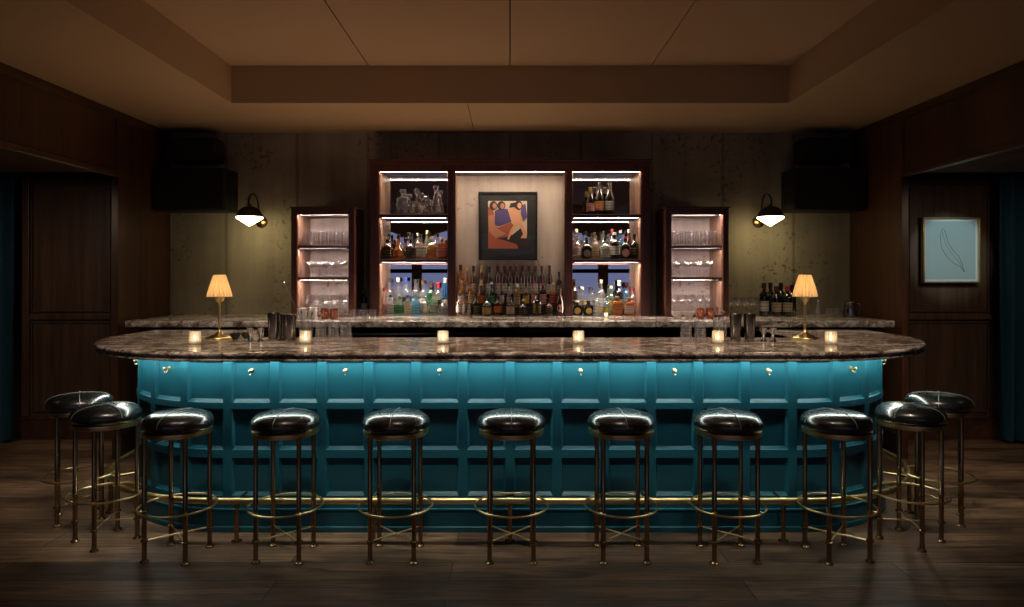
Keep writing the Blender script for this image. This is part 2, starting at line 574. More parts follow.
for sgn, side in ((-1, 'left'), (1, 'right')):
    def bx2(bm, x0, x1, *a, **k):
        x0, x1 = sorted((sgn * x0, sgn * x1)); box(bm, x0, x1, *a, **k)
    bm = bmesh.new()
    bx2(bm, XW, XW + .05, 5.59, YB + .1, 0, ZC)                 # end pier
    bx2(bm, XW, XW + .05, YF, 5.59, 2.33, ZC)                   # header beam
    struct('wall_' + side, bm, 'wood_wall')
    bm = bmesh.new()
    bx2(bm, XW - .018, XW + .03, YF + .1, 5.60, 2.31, 2.355, bevel=.006)   # beam foot moulding
    bx2(bm, XW - .012, XW, YF + .1, YB, ZC - .07, ZC - .001, bevel=.003)     # crown strip
    bx2(bm, XW - .01, XW, 5.56, 5.59, 2.365, ZC - .07, bevel=.003)
    struct('trim_%d' % (2 if sgn < 0 else 3), bm, 'wood_wall_x')
    bm = bmesh.new()
    bx2(bm, XW + .05, XO + .1, 6.30, 6.42, 0, 2.5)
    bx2(bm, XO, XO + .12, YF, 6.30, 0, 2.5)
    struct('wall_%s_recess' % side, bm, 'wood_recess')
    bm = bmesh.new(); bx2(bm, XW + .05, XO + .1, YF, 5.38, 2.32, 2.55); bx2(bm, XW + .05, XO + .1, 5.38, 6.42, 2.45, 2.55)
    struct('ceiling_recess', bm, 'wood_matt')
    # framed panelling on the recess end wall
    bm = bmesh.new()
    y = 6.30
    for a, b in ((3.60, 3.67), (4.42, 4.50)):
        bx2(bm, a, b, y - .03, y - .001, .21, 2.42, bevel=.005)
    for a, b in ((2.36, 2.42), (1.10, 1.15)):
        bx2(bm, 3.67, 4.42, y - .03, y - .001, a, b, bevel=.005)
    for a, b in ((1.17, 2.34), (.25, 1.08)):                      # inner bead frames
        for c, d in ((3.68, 3.692), (4.398, 4.41)):
            bx2(bm, c, d, y - .018, y - .001, a, b)
        for c, d in ((a, a + .012), (b - .012, b)):
            bx2(bm, 3.692, 4.398, y - .018, y - .001, c, d)
    struct('trim_%d' % (4 if sgn < 0 else 5), bm, 'wood_recess')
    bm = bmesh.new()
    bx2(bm, 3.60, XO, y - .035, y - .001, 0, .2, bevel=.004)
    bx2(bm, 3.60, 4.52, y - .045, y - .001, .185, .205, bevel=.004)
    bx2(bm, XW - .02, XW, 5.60, YB, 0, .2, bevel=.004)
    struct('baseboard_' + side, bm, 'wood_wall_x')
    # curtain
    bm = bmesh.new()
    n = 150
    xa, xb = (4.46 if sgn < 0 else 4.40), 5.45
    prev = None
    for k in range(n + 1):
        u = k / n
        X = xa + (xb - xa) * u
        cols = []
        for z in (0.03, 0.6, 1.2, 1.8, 2.40):
            amp = 0.034 * (1.25 - 0.35 * z / 2.4)
            yy = 6.10 + 1.4 * amp * math.sin(u * 62 + 0.6 * math.sin(u * 17) + 0.25 * z) + .014 * math.sin(u * 23 + z)
            cols.append(bm.verts.new((sgn * X, yy, z)))
        if prev:
            for i in range(4):
                bm.faces.new((prev[i], cols[i], cols[i + 1], prev[i + 1]))
        prev = cols
    bmesh.ops.solidify(bm, geom=bm.faces[:], thickness=0.006)
    cu = link_mesh('curtain', bm, 'curtain', smooth=True)
    tag(cu, 'teal velvet curtain at the %s edge of the view, hanging in the %s recess' % (side, side), 'curtain')
    bm = bmesh.new(); tube(bm, [(sgn * 4.30, 6.10, 2.425), (sgn * 5.5, 6.10, 2.425)], .012)
    tr = link_mesh('curtain_rail', bm, 'blackgloss', cu)

# wall behind the camera with four low-arched windows (seen in the shelf mirrors)
def arch_pts(xc, hw, zs, rise, n=16):
    return [(xc + hw * math.cos(PI * k / n), zs + rise * math.sin(PI * k / n)) for k in range(n + 1)]
bm = bmesh.new()
ZTOP = ZC + .3
centres = [-3.52, -1.175, 1.175, 3.52]
HW, SILL, SPR, RISE = 1.05, 0.75, 2.12, 0.55
ycuts = (YF - .2, YF)
edges_x = [-XO]
for yy in ycuts:
    pass
def wallface(y):
    out = []
    for i, c in enumerate(centres):
        l = -XO - .1 if i == 0 else (centres[i - 1] + c) / 2
        r = XO + .1 if i == 3 else (centres[i + 1] + c) / 2
        a = arch_pts(c, HW, SPR, RISE)   # right to left
        poly = [(l, 0), (c - HW, 0) , (c - HW, SPR)] + [p for p in reversed(a)][1:] + [(c + HW, 0), (r, 0), (r, ZTOP), (l, ZTOP)]
        # split in left jamb, right jamb, arch top strips, sill
        quads = [[(l, 0), (c - HW, 0), (c - HW, SPR), (l, SPR)], [(c + HW, 0), (r, 0), (r, SPR), (c + HW, SPR)],
                 [(l, SPR), (c - HW, SPR), (c - HW, ZTOP), (l, ZTOP)], [(c + HW, SPR), (r, SPR), (r, ZTOP), (c + HW, ZTOP)],
                 [(c - HW, 0), (c + HW, 0), (c + HW, SILL), (c - HW, SILL)]]
        for p, q in zip(a, a[1:]):
            quads.append([q, p, (p[0], ZTOP), (q[0], ZTOP)])
        out += quads
    return out
for y in ycuts:
    for q in wallface(y):
        bm.faces.new([bm.verts.new((p[0], y, p[1])) for p in q])
for c in centres:
    ring = [(c + HW, SILL)] + arch_pts(c, HW, SPR, RISE) + [(c - HW, SILL)]
    for p, q in zip(ring, ring[1:] + ring[:1]):
        bm.faces.new([bm.verts.new(v) for v in ((p[0], YF - .2, p[1]), (p[0], YF, p[1]), (q[0], YF, q[1]), (q[0], YF - .2, q[1]))])
struct('wall_front', bm, 'ceiling')
for i, c in enumerate(centres):
    bm = bmesh.new()
    ring = [(c + HW, SILL)] + arch_pts(c, HW, SPR, RISE) + [(c - HW, SILL)]
    bm.faces.new([bm.verts.new((p[0], YF - .15, p[1])) for p in ring])
    bmesh.ops.solidify(bm, geom=bm.faces[:], thickness=0.01)
    w = struct('window_%d' % (i + 1), bm, 'window')
    bm = bmesh.new()
    box(bm, c - HW, c + HW, YF - .12, YF - .06, 1.56, 1.66)
    for dx in (-.35, .35):
        box(bm, c + dx - .02, c + dx + .02, YF - .12, YF - .06, SILL, 1.56)
    box(bm, c - HW, c + HW, YF - .12, YF + .02, SILL, SILL + .05)
    link_mesh('window_frame', bm, 'black', w)

# ---------------------------------------------------------------- the bar
RC, XS, YFACE, YC = 0.90, 1.664, 4.02, 4.92
YEND = 5.30


def path(s, d=0.0):
    """point at arc length s from the centre of the front (negative = left), offset d outward"""
    sg = 1 if s >= 0 else -1
    a = abs(s)
    La = RC * PI / 2
    if a <= XS:
        return (sg * a, YFACE - d)
    if a <= XS + La:
        th = (a - XS) / RC
        return (sg * (XS + (RC + d) * math.sin(th)), YC - (RC + d) * math.cos(th))
    return (sg * (XS + RC + d), YC + (a - XS - La))


LARC = RC * PI / 2
SEND = XS + LARC + (YEND - YC)
bounds = [k * XS / 6 for k in range(7)] + [XS + LARC * k / 5 for k in range(1, 6)] + [SEND]
bounds = [-b for b in reversed(bounds[1:])] + bounds


bar = empty('bar', (0, 0, 0))
tag(bar, 'long rounded teal panelled bar front standing behind the row of stools', 'bar')
bm = bmesh.new()


def pquad(s0, s1, z0, z1, d00, d10, d11, d01, sub=1):
    """strip from (s0,z0) to (s1,z1); depth offsets at the four corners"""
    for k in range(sub):
        u0, u1 = k / sub, (k + 1) / sub
        L = lambda a, b, u: a + (b - a) * u
        P = [(L(s0, s1, u0), z0, L(d00, d10, u0)), (L(s0, s1, u1), z0, L(d00, d10, u1)), (L(s0, s1, u1), z1, L(d01, d11, u1)), (L(s0, s1, u0), z1, L(d01, d11, u0))]
        vs = []
        for s, z, d in P:
            x, y = path(s, d)
            vs.append(bm.verts.new((x, y, z)))
        bm.faces.new(vs)


ROWS = [(0.757, 1.0), (0.480, 0.722), (0.210, 0.433)]
STH, MLD, REC = 0.026, 0.012, 0.020
for s0, s1 in zip(bounds, bounds[1:]):
    sub = 6 if abs(s0 + s1) / 2 > XS else 1
    a, b = s0 + STH, s1 - STH
    # stiles
    pquad(s0, a, .134, 1.024, 0, 0, 0, 0)
    pquad(b, s1, .134, 1.024, 0, 0, 0, 0)
    rails = [(.134, .210), (.433, .480), (.722, .757), (1.0, 1.024)]
    for z0, z1 in rails:
        pquad(a, b, z0, z1, 0, 0, 0, 0, sub)
    for z0, z1 in ROWS:
        lb, tb = 0.020, 0.012        # deeper sill moulding
        for (A, B, C, D, zz) in ():
            pass
        i0, i1, j0, j1 = a + MLD, b - MLD, z0 + lb, z1 - tb
        # step inside the rail edge, then slope, then flat panel
        def ring(sA, sB, zA, zB, dA, sC, sD, zC, zD, dB):
            nb = sub
            for k in range(nb):
                u0, u1 = k / nb, (k + 1) / nb
                o0, o1 = sA + (sB - sA) * u0, sA + (sB - sA) * u1
                q0, q1 = sC + (sD - sC) * u0, sC + (sD - sC) * u1
                for zo, zi in ((zA, zC), (zB, zD)):
                    vs = [bm.verts.new((*path(s, d), z)) for s, z, d in ((o0, zo, dA), (o1, zo, dA), (q1, zi, dB), (q0, zi, dB))]
                    bm.faces.new(vs)
            for so, si in ((sA, sC), (sB, sD)):
                vs = [bm.verts.new((*path(s, d), z)) for s, z, d in ((so, zA, dA), (so, zB, dA), (si, zD, dB), (si, zC, dB))]
                bm.faces.new(vs)
        e = 0.003
        ring(a, b, z0, z1, 0, a + e, b - e, z0 + e, z1 - e, -0.006)
        ring(a + e, b - e, z0 + e, z1 - e, -0.006, i0, i1, j0, j1, -REC)
        pquad(i0, i1, j0, j1, -REC, -REC, -REC, -REC, sub)
bmesh.ops.remove_doubles(bm, verts=bm.verts[:], dist=0.0004)
# ends, back and top of the carcass
for sg in (-1, 1):
    xo, xi = sg * (XS + RC), sg * (XS + RC - .45)
    bm.faces.new([bm.verts.new(v) for v in ((xo, YEND, 0), (xi, YEND, 0), (xi, YEND, 1.024), (xo, YEND, 1.024))])
ss = [-SEND + 2 * SEND * k / 96 for k in range(97)]
for a, b in zip(ss, ss[1:]):
    bm.faces.new([bm.verts.new((*path(s, -.45), z)) for s, z in ((a, 0), (b, 0), (b, 1.024), (a, 1.024))])
    bm.faces.new([bm.verts.new((*path(s, d), 1.024)) for s, d in ((a, -.45), (b, -.45), (b, 0), (a, 0))])
link_mesh('panelled_front', bm, 'teal', bar)


def sweep(bm, prof, s_list, closed_prof=False):
    """sweep profile of (d, z) along the bar path"""
    rows = [[bm.verts.new((*path(s, d), z)) for d, z in prof] for s in s_list]
    n = len(prof)
    for r0, r1 in zip(rows, rows[1:]):
        for i in range(n if closed_prof else n - 1):
            bm.faces.new((r0[i], r0[(i + 1) % n], r1[(i + 1) % n], r1[i]))
    if closed_prof:
        bm.faces.new(rows[0][::-1]); bm.faces.new(rows[-1])


def slist(a, b, n_arc=24):
    pts = {a, b}
    for sg in (-1, 1):
        for k in range(n_arc + 1):
            s = sg * (XS + LARC * k / n_arc)
            if a < s < b: pts.add(s)
    return sorted(pts)


FULL = slist(-SEND, SEND)
bm = bmesh.new()
sweep(bm, [(-.03, 0), (.016, 0), (.016, .028), (.012, .033), (.006, .033), (.006, .124), (.012, .128), (.012, .134), (-.001, .138), (-.03, .138)], FULL, True)
link_mesh('plinth', bm, 'teal', bar)
bm = bmesh.new()
sweep(bm, [(.045, 1.0255), (.045, 1.021), (.070, 1.021), (.070, 1.0255)], slist(-SEND + .05, SEND - .05, 16), True)
link_mesh('light_strip', bm, 'led', bar)['label'] = 'glowing light strip under the counter lip'
# coat-and-bag hooks on every second panel
def hook_bm():
    bm = bmesh.new()
    # axis along -Y (outward)
    r = lathe(bm, [(0, 0), (.013, 0), (.013, .003), (.005, .006), (.0045, .022), (.008, .026), (.011, .031), (.0105, .037), (.006, .041), (0, .042)], 14)
    bmesh.ops.rotate(bm, verts=bm.verts[:], cent=(0, 0, 0), matrix=Matrix.Rotation(PI / 2, 3, 'X'))
    tube(bm, [(0, -.012, -.004), (0, -.016, -.018), (0, -.026, -.024), (0, -.034, -.018)], .0028, 8)
    return bm
hook0 = None
mids = []
nb = [k for k in range(len(bounds) - 1)]
half = len(bounds) // 2
for i in nb:
    idx = i - half if i >= half else half - 1 - i   # 0 for the first panel off centre
    if idx % 2 == 1:
        mids.append((bounds[i] + bounds[i + 1]) / 2)
for s in mids:
    x, y = path(s, -REC)
    x2, y2 = path(s, 0.1)
    ang = math.atan2(-(x2 - x), -(y2 - y)) * -1.0
    if hook0 is None:
        hook0 = link_mesh('hook', hook_bm(), 'brass', bar, True); h = hook0
        h['label'] = 'small brass hook'
    else:
        h = hook0.copy(); COL.objects.link(h); h.parent = bar
    h.location = (x, y, .945)
    dx, dy = x2 - x, y2 - y
    h.rotation_euler = (0, 0, math.atan2(dy, dx) + PI / 2)
# foot rail
RD = 0.15
bm = bmesh.new()
pts = [(*path(s, RD), .2295) for s in slist(-SEND + .1, SEND - .1)]
tube(bm, pts, .0185, 16)
for s in (-1.55, -.775, 0, .775, 1.55):
    x, y = path(s, RD)
    tube(bm, [(x - .016, y, .2295), (x - .012, y, .2295), (x + .012, y, .2295), (x + .016, y, .2295)], .0215, 16)
link_mesh('foot_rail', bm, 'brass', bar, True)
for s in (-3.3, -2.55, -1.55, -.775, 0, .775, 1.55, 2.55, 3.3):
    bm = bmesh.new()
    x, y = path(s, RD)
    lathe(bm, [(0, 0), (.03, 0), (.03, .005), (.014, .009), (.0125, .03), (.0125, .19), (.018, .20), (.018, .212), (0, .214)], 14, (x, y, 0))
    x1, y1 = path(s, 0.005)
    tube(bm, [(x1, y1, .2295), (x, y, .2295)], .008, 10)
    link_mesh('rail_post', bm, 'brass_dark', bar, True)

# marble counter
top = bmesh.new()
OV = 0.24
prof = [(OV - .05, 1.08), (OV - .014, 1.08), (OV - .005, 1.0775), (OV, 1.071), (OV, 1.063), (OV - .005, 1.0565), (OV - .014, 1.053),
        (OV - .017, 1.049), (OV - .012, 1.045), (OV - .007, 1.040), (OV - .007, 1.034), (OV - .013, 1.0285), (OV - .025, 1.027)]
S2 = XS + LARC + (5.35 - YC)
sl = slist(-S2, S2, 32)
rows = [[top.verts.new((*path(s, d), z)) for d, z in prof] for s in sl]
for r0, r1 in zip(rows, rows[1:]):
    for i in range(len(prof) - 1):
        top.faces.new((r0[i], r0[i + 1], r1[i + 1], r1[i]))
inner = [(-1.93, 5.35), (-1.93, 4.70), (1.93, 4.70), (1.93, 5.35)]
for zi, ri in ((1.08, 0), (1.027, -1)):
    iv = [top.verts.new((x, y, zi)) for x, y in inner]
    ov = [r[ri] for r in rows]
    top.faces.new(ov + iv[::-1])
    if ri == 0: it = iv
    else: ib = iv
for k in range(3):
    top.faces.new((it[k], it[k + 1], ib[k + 1], ib[k]))
top.faces.new([r for r in rows[0]] + [ib[0], it[0]])
top.faces.new([r for r in rows[-1]][::-1] + [it[3], ib[3]])
bmesh.ops.triangulate(top, faces=[f for f in top.faces if len(f.verts) > 4])
ct = link_mesh('bar_counter', top, 'marble', smooth=True)
tag(ct, 'glossy brown veined marble counter with rounded ends lying on the teal bar', 'counter')

# ---------------------------------------------------------------- stools
def make_stool():
    t = empty('bar_stool')
    cush = [(0, .683), (.16, .683), (.172, .688), (.1795, .70), (.182, .716), (.178, .732), (.166, .747), (.145, .760), (.11, .770), (.06, .776), (0, .778)]
    bm = bmesh.new(); lathe(bm, cush, 40)
    seat = link_mesh('seat', bm, 'leather', t, True)
    arc = [(r, z) for r, z in cush[4:]]
    bm = bmesh.new()
    for ax in (0, 1):
        p = [(-r, z) for r, z in arc] + [(r, z) for r, z in reversed(arc[:-1])]
        pts = [((q, 0, z + .0008) if ax == 0 else (0, q, z + .0008)) for q, z in p]
        tube(bm, pts, .0022, 6)
    link_mesh('piping', bm, 'piping', seat, True)
    bm = bmesh.new()
    lathe(bm, [(.10, .6825), (.168, .6825), (.174, .680), (.175, .672), (.174, .658), (.170, .655), (.160, .655), (.158, .66), (.155, .675), (.10, .677), (.10, .6825)], 40)
    link_mesh('seat_ring', bm, 'brass', t, True)
    for k in range(4):
        a = PI / 4 + k * PI / 2
        x, y = .1625 * math.cos(a), .1625 * math.sin(a)
        bm = bmesh.new()
        lathe(bm, [(0, 0), (.022, 0), (.0235, .003), (.022, .007), (.015, .011), (.0125, .018), (.0125, .106), (.019, .108), (.020, .113),
                   (.019, .118), (.0125, .12), (.0125, .262), (.014, .264), (.014, .272), (.0125, .274), (.0125, .664), (0, .664)], 14, (x, y, 0))
        link_mesh('leg', bm, 'brass_dark', t, True)
    bm = bmesh.new()
    N = 56
    tube(bm, [(.196 * math.cos(2 * PI * k / N), .196 * math.sin(2 * PI * k / N), .268) for k in range(N)], .0056, 8, closed=True)
    for k in range(4):
        a = PI / 4 + k * PI / 2
        tube(bm, [(r * math.cos(a), r * math.sin(a), .268) for r in (.172, .194)], .005, 8)
    link_mesh('foot_ring', bm, 'brass', t, True)
    bm = bmesh.new()
    for a in (PI / 4, 3 * PI / 4):
        c, s_ = math.cos(a) * .148, math.sin(a) * .148
        tube(bm, [(-c, -s_, .113), (0, 0, .113), (c, s_, .113)], .0042, 8)
    sphere(bm, (0, 0, .113), .006, 10, 6)
    link_mesh('cross_brace', bm, 'brass', t, True)
    return t


stools = [(-1.795, 3.69, -.12, 'leftmost in the straight front row'), (-1.213, 3.69, -.05, 'second from left in the straight front row'),
          (-.616, 3.69, -.02, 'third from left in the straight front row'), (.008, 3.69, 0, 'in the middle of the straight front row'),
          (.60, 3.69, .02, 'third from right in the straight front row'), (1.178, 3.69, .05, 'second from right in the straight front row'),
          (1.765, 3.69, .12, 'rightmost in the straight front row'),
          (-2.30, 3.89, math.radians(-35), "nearer one at the bar's left rounded end"), (-2.684, 4.258, math.radians(-58), "farther one at the bar's left rounded end"),
          (2.28, 3.89, math.radians(35), "nearer one at the bar's right rounded end"), (2.674, 4.258, math.radians(58), "farther one at the bar's right rounded end")]
st0 = make_stool()
sts = []
for i, (x, y, rz, w) in enumerate(stools):
    o = st0 if i == 0 else copy_tree(st0)
    sts.append(o)
    o.location = (x, y, 0)
    o.rotation_euler = (0, 0, rz)
    tag(o, 'brass stool with round black leather seat, ' + w, 'stool', 'brass bar stools around the bar')
    if w.startswith('farther'):
        o.rotation_euler = (0, 0, math.radians(32) * (1 if x < 0 else -1))

# ---------------------------------------------------------------- back counter
bm = bmesh.new()
ZB = 1.14
prof = [(5.56, ZB), (5.512, ZB), (5.503, 1.136), (5.50, 1.128), (5.50, 1.10), (5.504, 1.09), (5.515, 1.085), (5.56, 1.085)]
n = len(prof)
rows = []
for X in (-3.10, 3.10):
    rows.append([bm.verts.new((X, y, z)) for y, z in prof] + [bm.verts.new((X, 6.445, 1.085)), bm.verts.new((X, 6.445, ZB))])
for i in range(len(rows[0])):
    j = (i + 1) % len(rows[0])
    bm.faces.new((rows[0][i], rows[0][j], rows[1][j], rows[1][i]))
bm.faces.new(rows[0][::-1]); bm.faces.new(rows[1])
tag(link_mesh('back_counter', bm, 'marble_back', smooth=True), 'pale veined marble counter under the bottle shelves along the back wall', 'counter')

# wooden base cabinets under the back counter
def base_cabinet(x0, x1, label):
    t = empty('base_cabinet', ((x0 + x1) / 2, 6.0, 0))
    h = (x1 - x0) / 2
    bm = bmesh.new()
    box(bm, -h + .003, h - .003, -.34, .44, .09, 1.084)
    box(bm, -h + .02, h - .02, -.28, .42, 0, .09)
    link_mesh('carcass', bm, 'black', t)
    for sg in (-1, 1):
        bm = bmesh.new()
        a, b = sorted((sg * .004, sg * (h - .008)))
        box(bm, a, b, -.362, -.341, .12, 1.06, bevel=.004)
        d = link_mesh('door', bm, 'wood_cab', t)
        bm = bmesh.new(); tube(bm, [(sg * .04, -.363, .75), (sg * .04, -.385, .76), (sg * .04, -.385, .88), (sg * .04, -.363, .89)], .005)
        link_mesh('handle', bm, 'brass', d)
    tag(t, label, 'cabinet', 'dark base cabinets under the back counter')
base_cabinet(-3.08, -2.25, 'dark wooden base cabinet at the far left under the back counter')
base_cabinet(-2.25, -1.45, 'dark wooden base cabinet left of the longest steel cooler')
base_cabinet(.05, .70, 'dark wooden base cabinet between the two steel coolers')
base_cabinet(1.42, 2.25, 'dark wooden base cabinet right of the shorter steel cooler')
base_cabinet(2.25, 3.08, 'dark wooden base cabinet at the far right under the back counter')

def cooler(x0, x1, nd, label):
    t = empty('bottle_cooler', ((x0 + x1) / 2, 6.0, 0))
    h = (x1 - x0) / 2
    bm = bmesh.new()
    box(bm, -h, h, -.40, .4, .08, 1.035, bevel=.004)
    box(bm, -h + .03, h - .03, -.34, .38, 0, .08)
    link_mesh('body', bm, 'steel_dark', t)
    for k in range(nd):
        a = -h + .02 + k * (2 * h - .04) / nd
        b = a + (2 * h - .04) / nd - .01
        bm = bmesh.new()
        box(bm, a, b, -.424, -.401, .12, .99, bevel=.004)
        d = link_mesh('door', bm, 'steel', t)
        bm = bmesh.new(); box(bm, a + .02, b - .02, -.44, -.424, .955, .975, bevel=.003)
        link_mesh('handle', bm, 'steel_dark', d)
    bm = bmesh.new(); box(bm, -h + .05, -h + .15, -.4035, -.4, 1.0, 1.025)
    link_mesh('control_panel', bm, 'black', t)
    tag(t, label, 'cooler', 'steel coolers under the back counter')
cooler(-1.44, .04, 3, 'long stainless steel cooler under the back counter left of centre')
cooler(.71, 1.41, 1, 'short stainless steel cooler under the back counter right of centre')

# ---------------------------------------------------------------- central bottle cabinet
YCF = 6.14
sh = empty('bottle_cabinet', (0, YCF, ZB))
tag(sh, 'large dark walnut open cabinet of three lit bays on the back counter', 'cabinet')
H = 2.535 - ZB
D = .30
OT = 2.445 - ZB
def cb(name, mat, parent, boxes, bevel=.002):
    bm = bmesh.new()
    for b in boxes: box(bm, *b, bevel=bevel)
    return link_mesh(name, bm, mat, parent)
cb('frame', 'wood_cab', sh, [(-1.258, -1.178, 0, D, 0, H), (1.178, 1.258, 0, D, 0, H), (-.56, -.505, 0, D, 0, OT + .01), (.505, .56, 0, D, 0, OT + .01),
                           (-1.178, 1.178, 0, D, OT, H)])
cb('cornice', 'wood_cab_x', sh, [(-1.275, 1.275, -.015, D, H, H + .018), (-1.266, 1.266, -.008, 0, H - .03, H)])
for sx in (-1.25, 1.19):
    cb('fluted_edge', 'wood_cab', sh, [(sx, sx + .059, -.002, 0, .01, H - .04)] + [(sx + k * .013, sx + k * .013 + .007, -.0045, -.0021, .01, H - .04) for k in range(5)], .001)
for sg, nm in ((-1, 'left'), (1, 'right')):
    a, b = sorted((sg * .56, sg * 1.178))
    cb('mirror', 'mirror', sh, [(a, b, D - .012, D - .004, 0, OT)], 0)['label'] = 'mirror back of the %s bay' % nm
    sp = sg * 1.178
    lin = [(min(sp, sp - sg * .006), max(sp, sp - sg * .006), .03, D - .012, 0, OT), (min(sg * .56, sg * .566), max(sg * .56, sg * .566), .03, D - .012, 0, OT)]
    for q in lin: cb('lining', 'wood_in', sh, [q], 0)['label'] = 'paler lit wooden lining'
    for zt in (2.058, 1.654):
        z = zt - ZB
        s_ = cb('shelf', 'wood_cab_x', sh, [(a, b, .004, D - .013, z - .03, z)])
        cb('light_strip', 'led_low' if zt < 1.8 else 'led_cab', s_, [(a + .02, b - .02, .024, .046, z - .0315, z - .0305)], 0)
        cb('lip', 'wood_cab_x', s_, [(a, b, .004, .016, z - (.042 if zt < 1.8 else .0335), z - .0305)], 0)
        cb('shelf_edge', 'gold_frame', s_, [(a, b, .0005, .0035, z - .006, z)], 0)
    cb('lip', 'wood_cab_x', sh, [(a, b, .001, .009, OT - .0065, OT + .001)], 0)
    cb('light_strip', 'led_cab', sh, [(a + .008, b - .008, .010, .034, OT - .0035, OT - .0015)], 0)
cb('lip', 'wood_cab_x', sh, [(-.505, .505, .001, .009, OT - .0065, OT + .001)], 0)
cb('light_strip', 'led_cab', sh, [(-.50, .50, .010, .034, OT - .0035, OT - .0015)], 0)
for sg in (-1, 1):  # added fill strips for the middle bay, kept out of view by lips
    a, b = sorted((sg * .4985, sg * .4975))
    cb('side_fill_strip', 'led_fill', sh, [(a, b, .032, .050, .02, OT - .02)], 0)
    a, b = sorted((sg * .5045, sg * .491))
    cb('side_lip', 'wood_cab', sh, [(a, b, .012, .020, 0, OT)], 0)
cb('back_panel', 'niche', sh, [(-.505, .505, D - .008, D - .002, 0, OT)], 0)['label'] = 'pale plaster back of the middle bay'
for q in ((-.505, -.499, .03, D - .01, 0, OT), (.499, .505, .03, D - .01, 0, OT)): cb('lining', 'wood_in', sh, [q], 0)
# stepped riser for the rows of bottles in the middle bay
rs = cb('bottle_riser', 'black', None, [(-.495, .495, 6.275, 6.345, ZB + .0005, ZB + .075), (-.495, .495, 6.346, 6.425, ZB + .0005, ZB + .15)])
tag(rs, 'black stepped riser under the rear bottles in the middle bay', 'riser')

# framed figure painting in the middle bay
def poly(bm, pts, y, th=.0006, mi=0):
    vs = [bm.verts.new((x, y, z)) for x, z in pts]
    f = bm.faces.new(vs); f.material_index = mi
    r = bmesh.ops.extrude_face_region(bm, geom=[f])
    for v in r['geom']:
        if isinstance(v, bmesh.types.BMVert): v.co.y += th
        elif isinstance(v, bmesh.types.BMFace): v.material_index = mi
    for ff in bm.faces:
        pass
YP = 6.385
pt = empty('painting', (px(508, YP), YP, pz(226, YP)))
tag(pt, 'dark framed painting of three seated figures hung in the middle bay', 'painting')
def cbx(name, mat, parent, boxes, bevel=.001): return cb(name, mat, parent, boxes, bevel)
hw, hh = .275, .32
cbx('frame', 'blackgloss', pt, [(-hw, -hw + .02, -.012, .04, -hh, hh), (hw - .02, hw, -.012, .04, -hh, hh), (-hw + .02, hw - .02, -.012, .04, hh - .02, hh), (-hw + .02, hw - .02, -.012, .04, -hh, -hh + .02)])
M['mount'] = plain('charcoal_mount', (0.007, 0.007, 0.005), 0.7)
M['mount_blue'] = plain('dark_slate_blue_paint', (0.012, 0.016, 0.026), 0.6)
M['p_cream'] = plain('cream_paint', (0.55, 0.42, 0.30), 0.6)
M['p_rust'] = plain('rust_red_paint', (0.30, 0.075, 0.040), 0.6)
M['p_peach'] = plain('peach_paint', (0.62, 0.30, 0.16), 0.6)
M['p_violet'] = plain('violet_blue_paint', (0.075, 0.055, 0.16), 0.6)
M['p_hair'] = plain('black_brown_paint', (0.02, 0.012, 0.012), 0.6)
M['p_skin'] = plain('tan_paint', (0.42, 0.18, 0.10), 0.6)
cbx('mount', 'mount', pt, [(-hw + .02, hw - .02, .0, .03, -hh + .02, hh - .02)], 0)
bm = bmesh.new()
# u,v in pixels of a 540x607 study of the picture: origin top-left, mapped on the mount
def uv(u, v): return ((u - 262) / 390 * .55, -(v - 318) / 460 * .64)
def pg(mi, y, *p): poly(bm, [uv(*q) for q in p], y, -.0008, mi)
pg(0, -.0005, (130, 150), (388, 150), (388, 420), (330, 468), (130, 468))           # cream ground
pg(7, -.0008, (80, 370), (450, 385), (440, 500), (300, 520), (80, 470))              # slate drapery
pg(1, -.0020, (130, 190), (160, 200), (180, 280), (190, 330), (300, 290), (310, 320), (260, 390), (190, 400), (320, 440), (330, 470), (130, 470))
pg(5, -.0031, (130, 250), (170, 240), (185, 330), (250, 370), (180, 400), (135, 350))
pg(2, -.0040, (270, 205), (320, 190), (352, 240), (350, 290), (315, 320), (285, 300), (262, 240))
pg(3, -.0045, (175, 220), (205, 200), (260, 205), (285, 290), (200, 320), (175, 310))
pg(4, -.0050, (268, 395), (350, 330), (400, 420), (420, 470), (330, 450))             # dark skirt
pg(2, -.0055, (335, 300), (352, 292), (388, 370), (385, 400), (345, 400), (362, 372))  # arm
pg(2, -.0055, (258, 405), (275, 350), (300, 310), (312, 322), (285, 370), (268, 410))
pg(4, -.0058, (270, 195), (280, 165), (340, 155), (352, 200), (330, 215), (310, 190))
pg(3, -.0060, (345, 180), (378, 170), (388, 260), (365, 290), (350, 240))
for u, v, mi in ((170, 185, 5), (222, 185, 5), (335, 182, 2)):
    def circ(cu, cv, ru, rv, n=14): return [(cu + ru * math.cos(2 * PI * k / n), cv + rv * math.sin(2 * PI * k / n)) for k in range(n)]
    pg(4, -.0065, *circ(u - 4, v - 4, 27, 30))
    pg(mi, -.0075, *circ(u + 3, v, 14, 20))
me_ = link_mesh('figures', bm, ['p_cream', 'p_rust', 'p_peach', 'p_violet', 'p_hair', 'p_skin', 'mount', 'mount_blue'], pt)
me_['label'] = 'painted figures in rust, violet and peach'

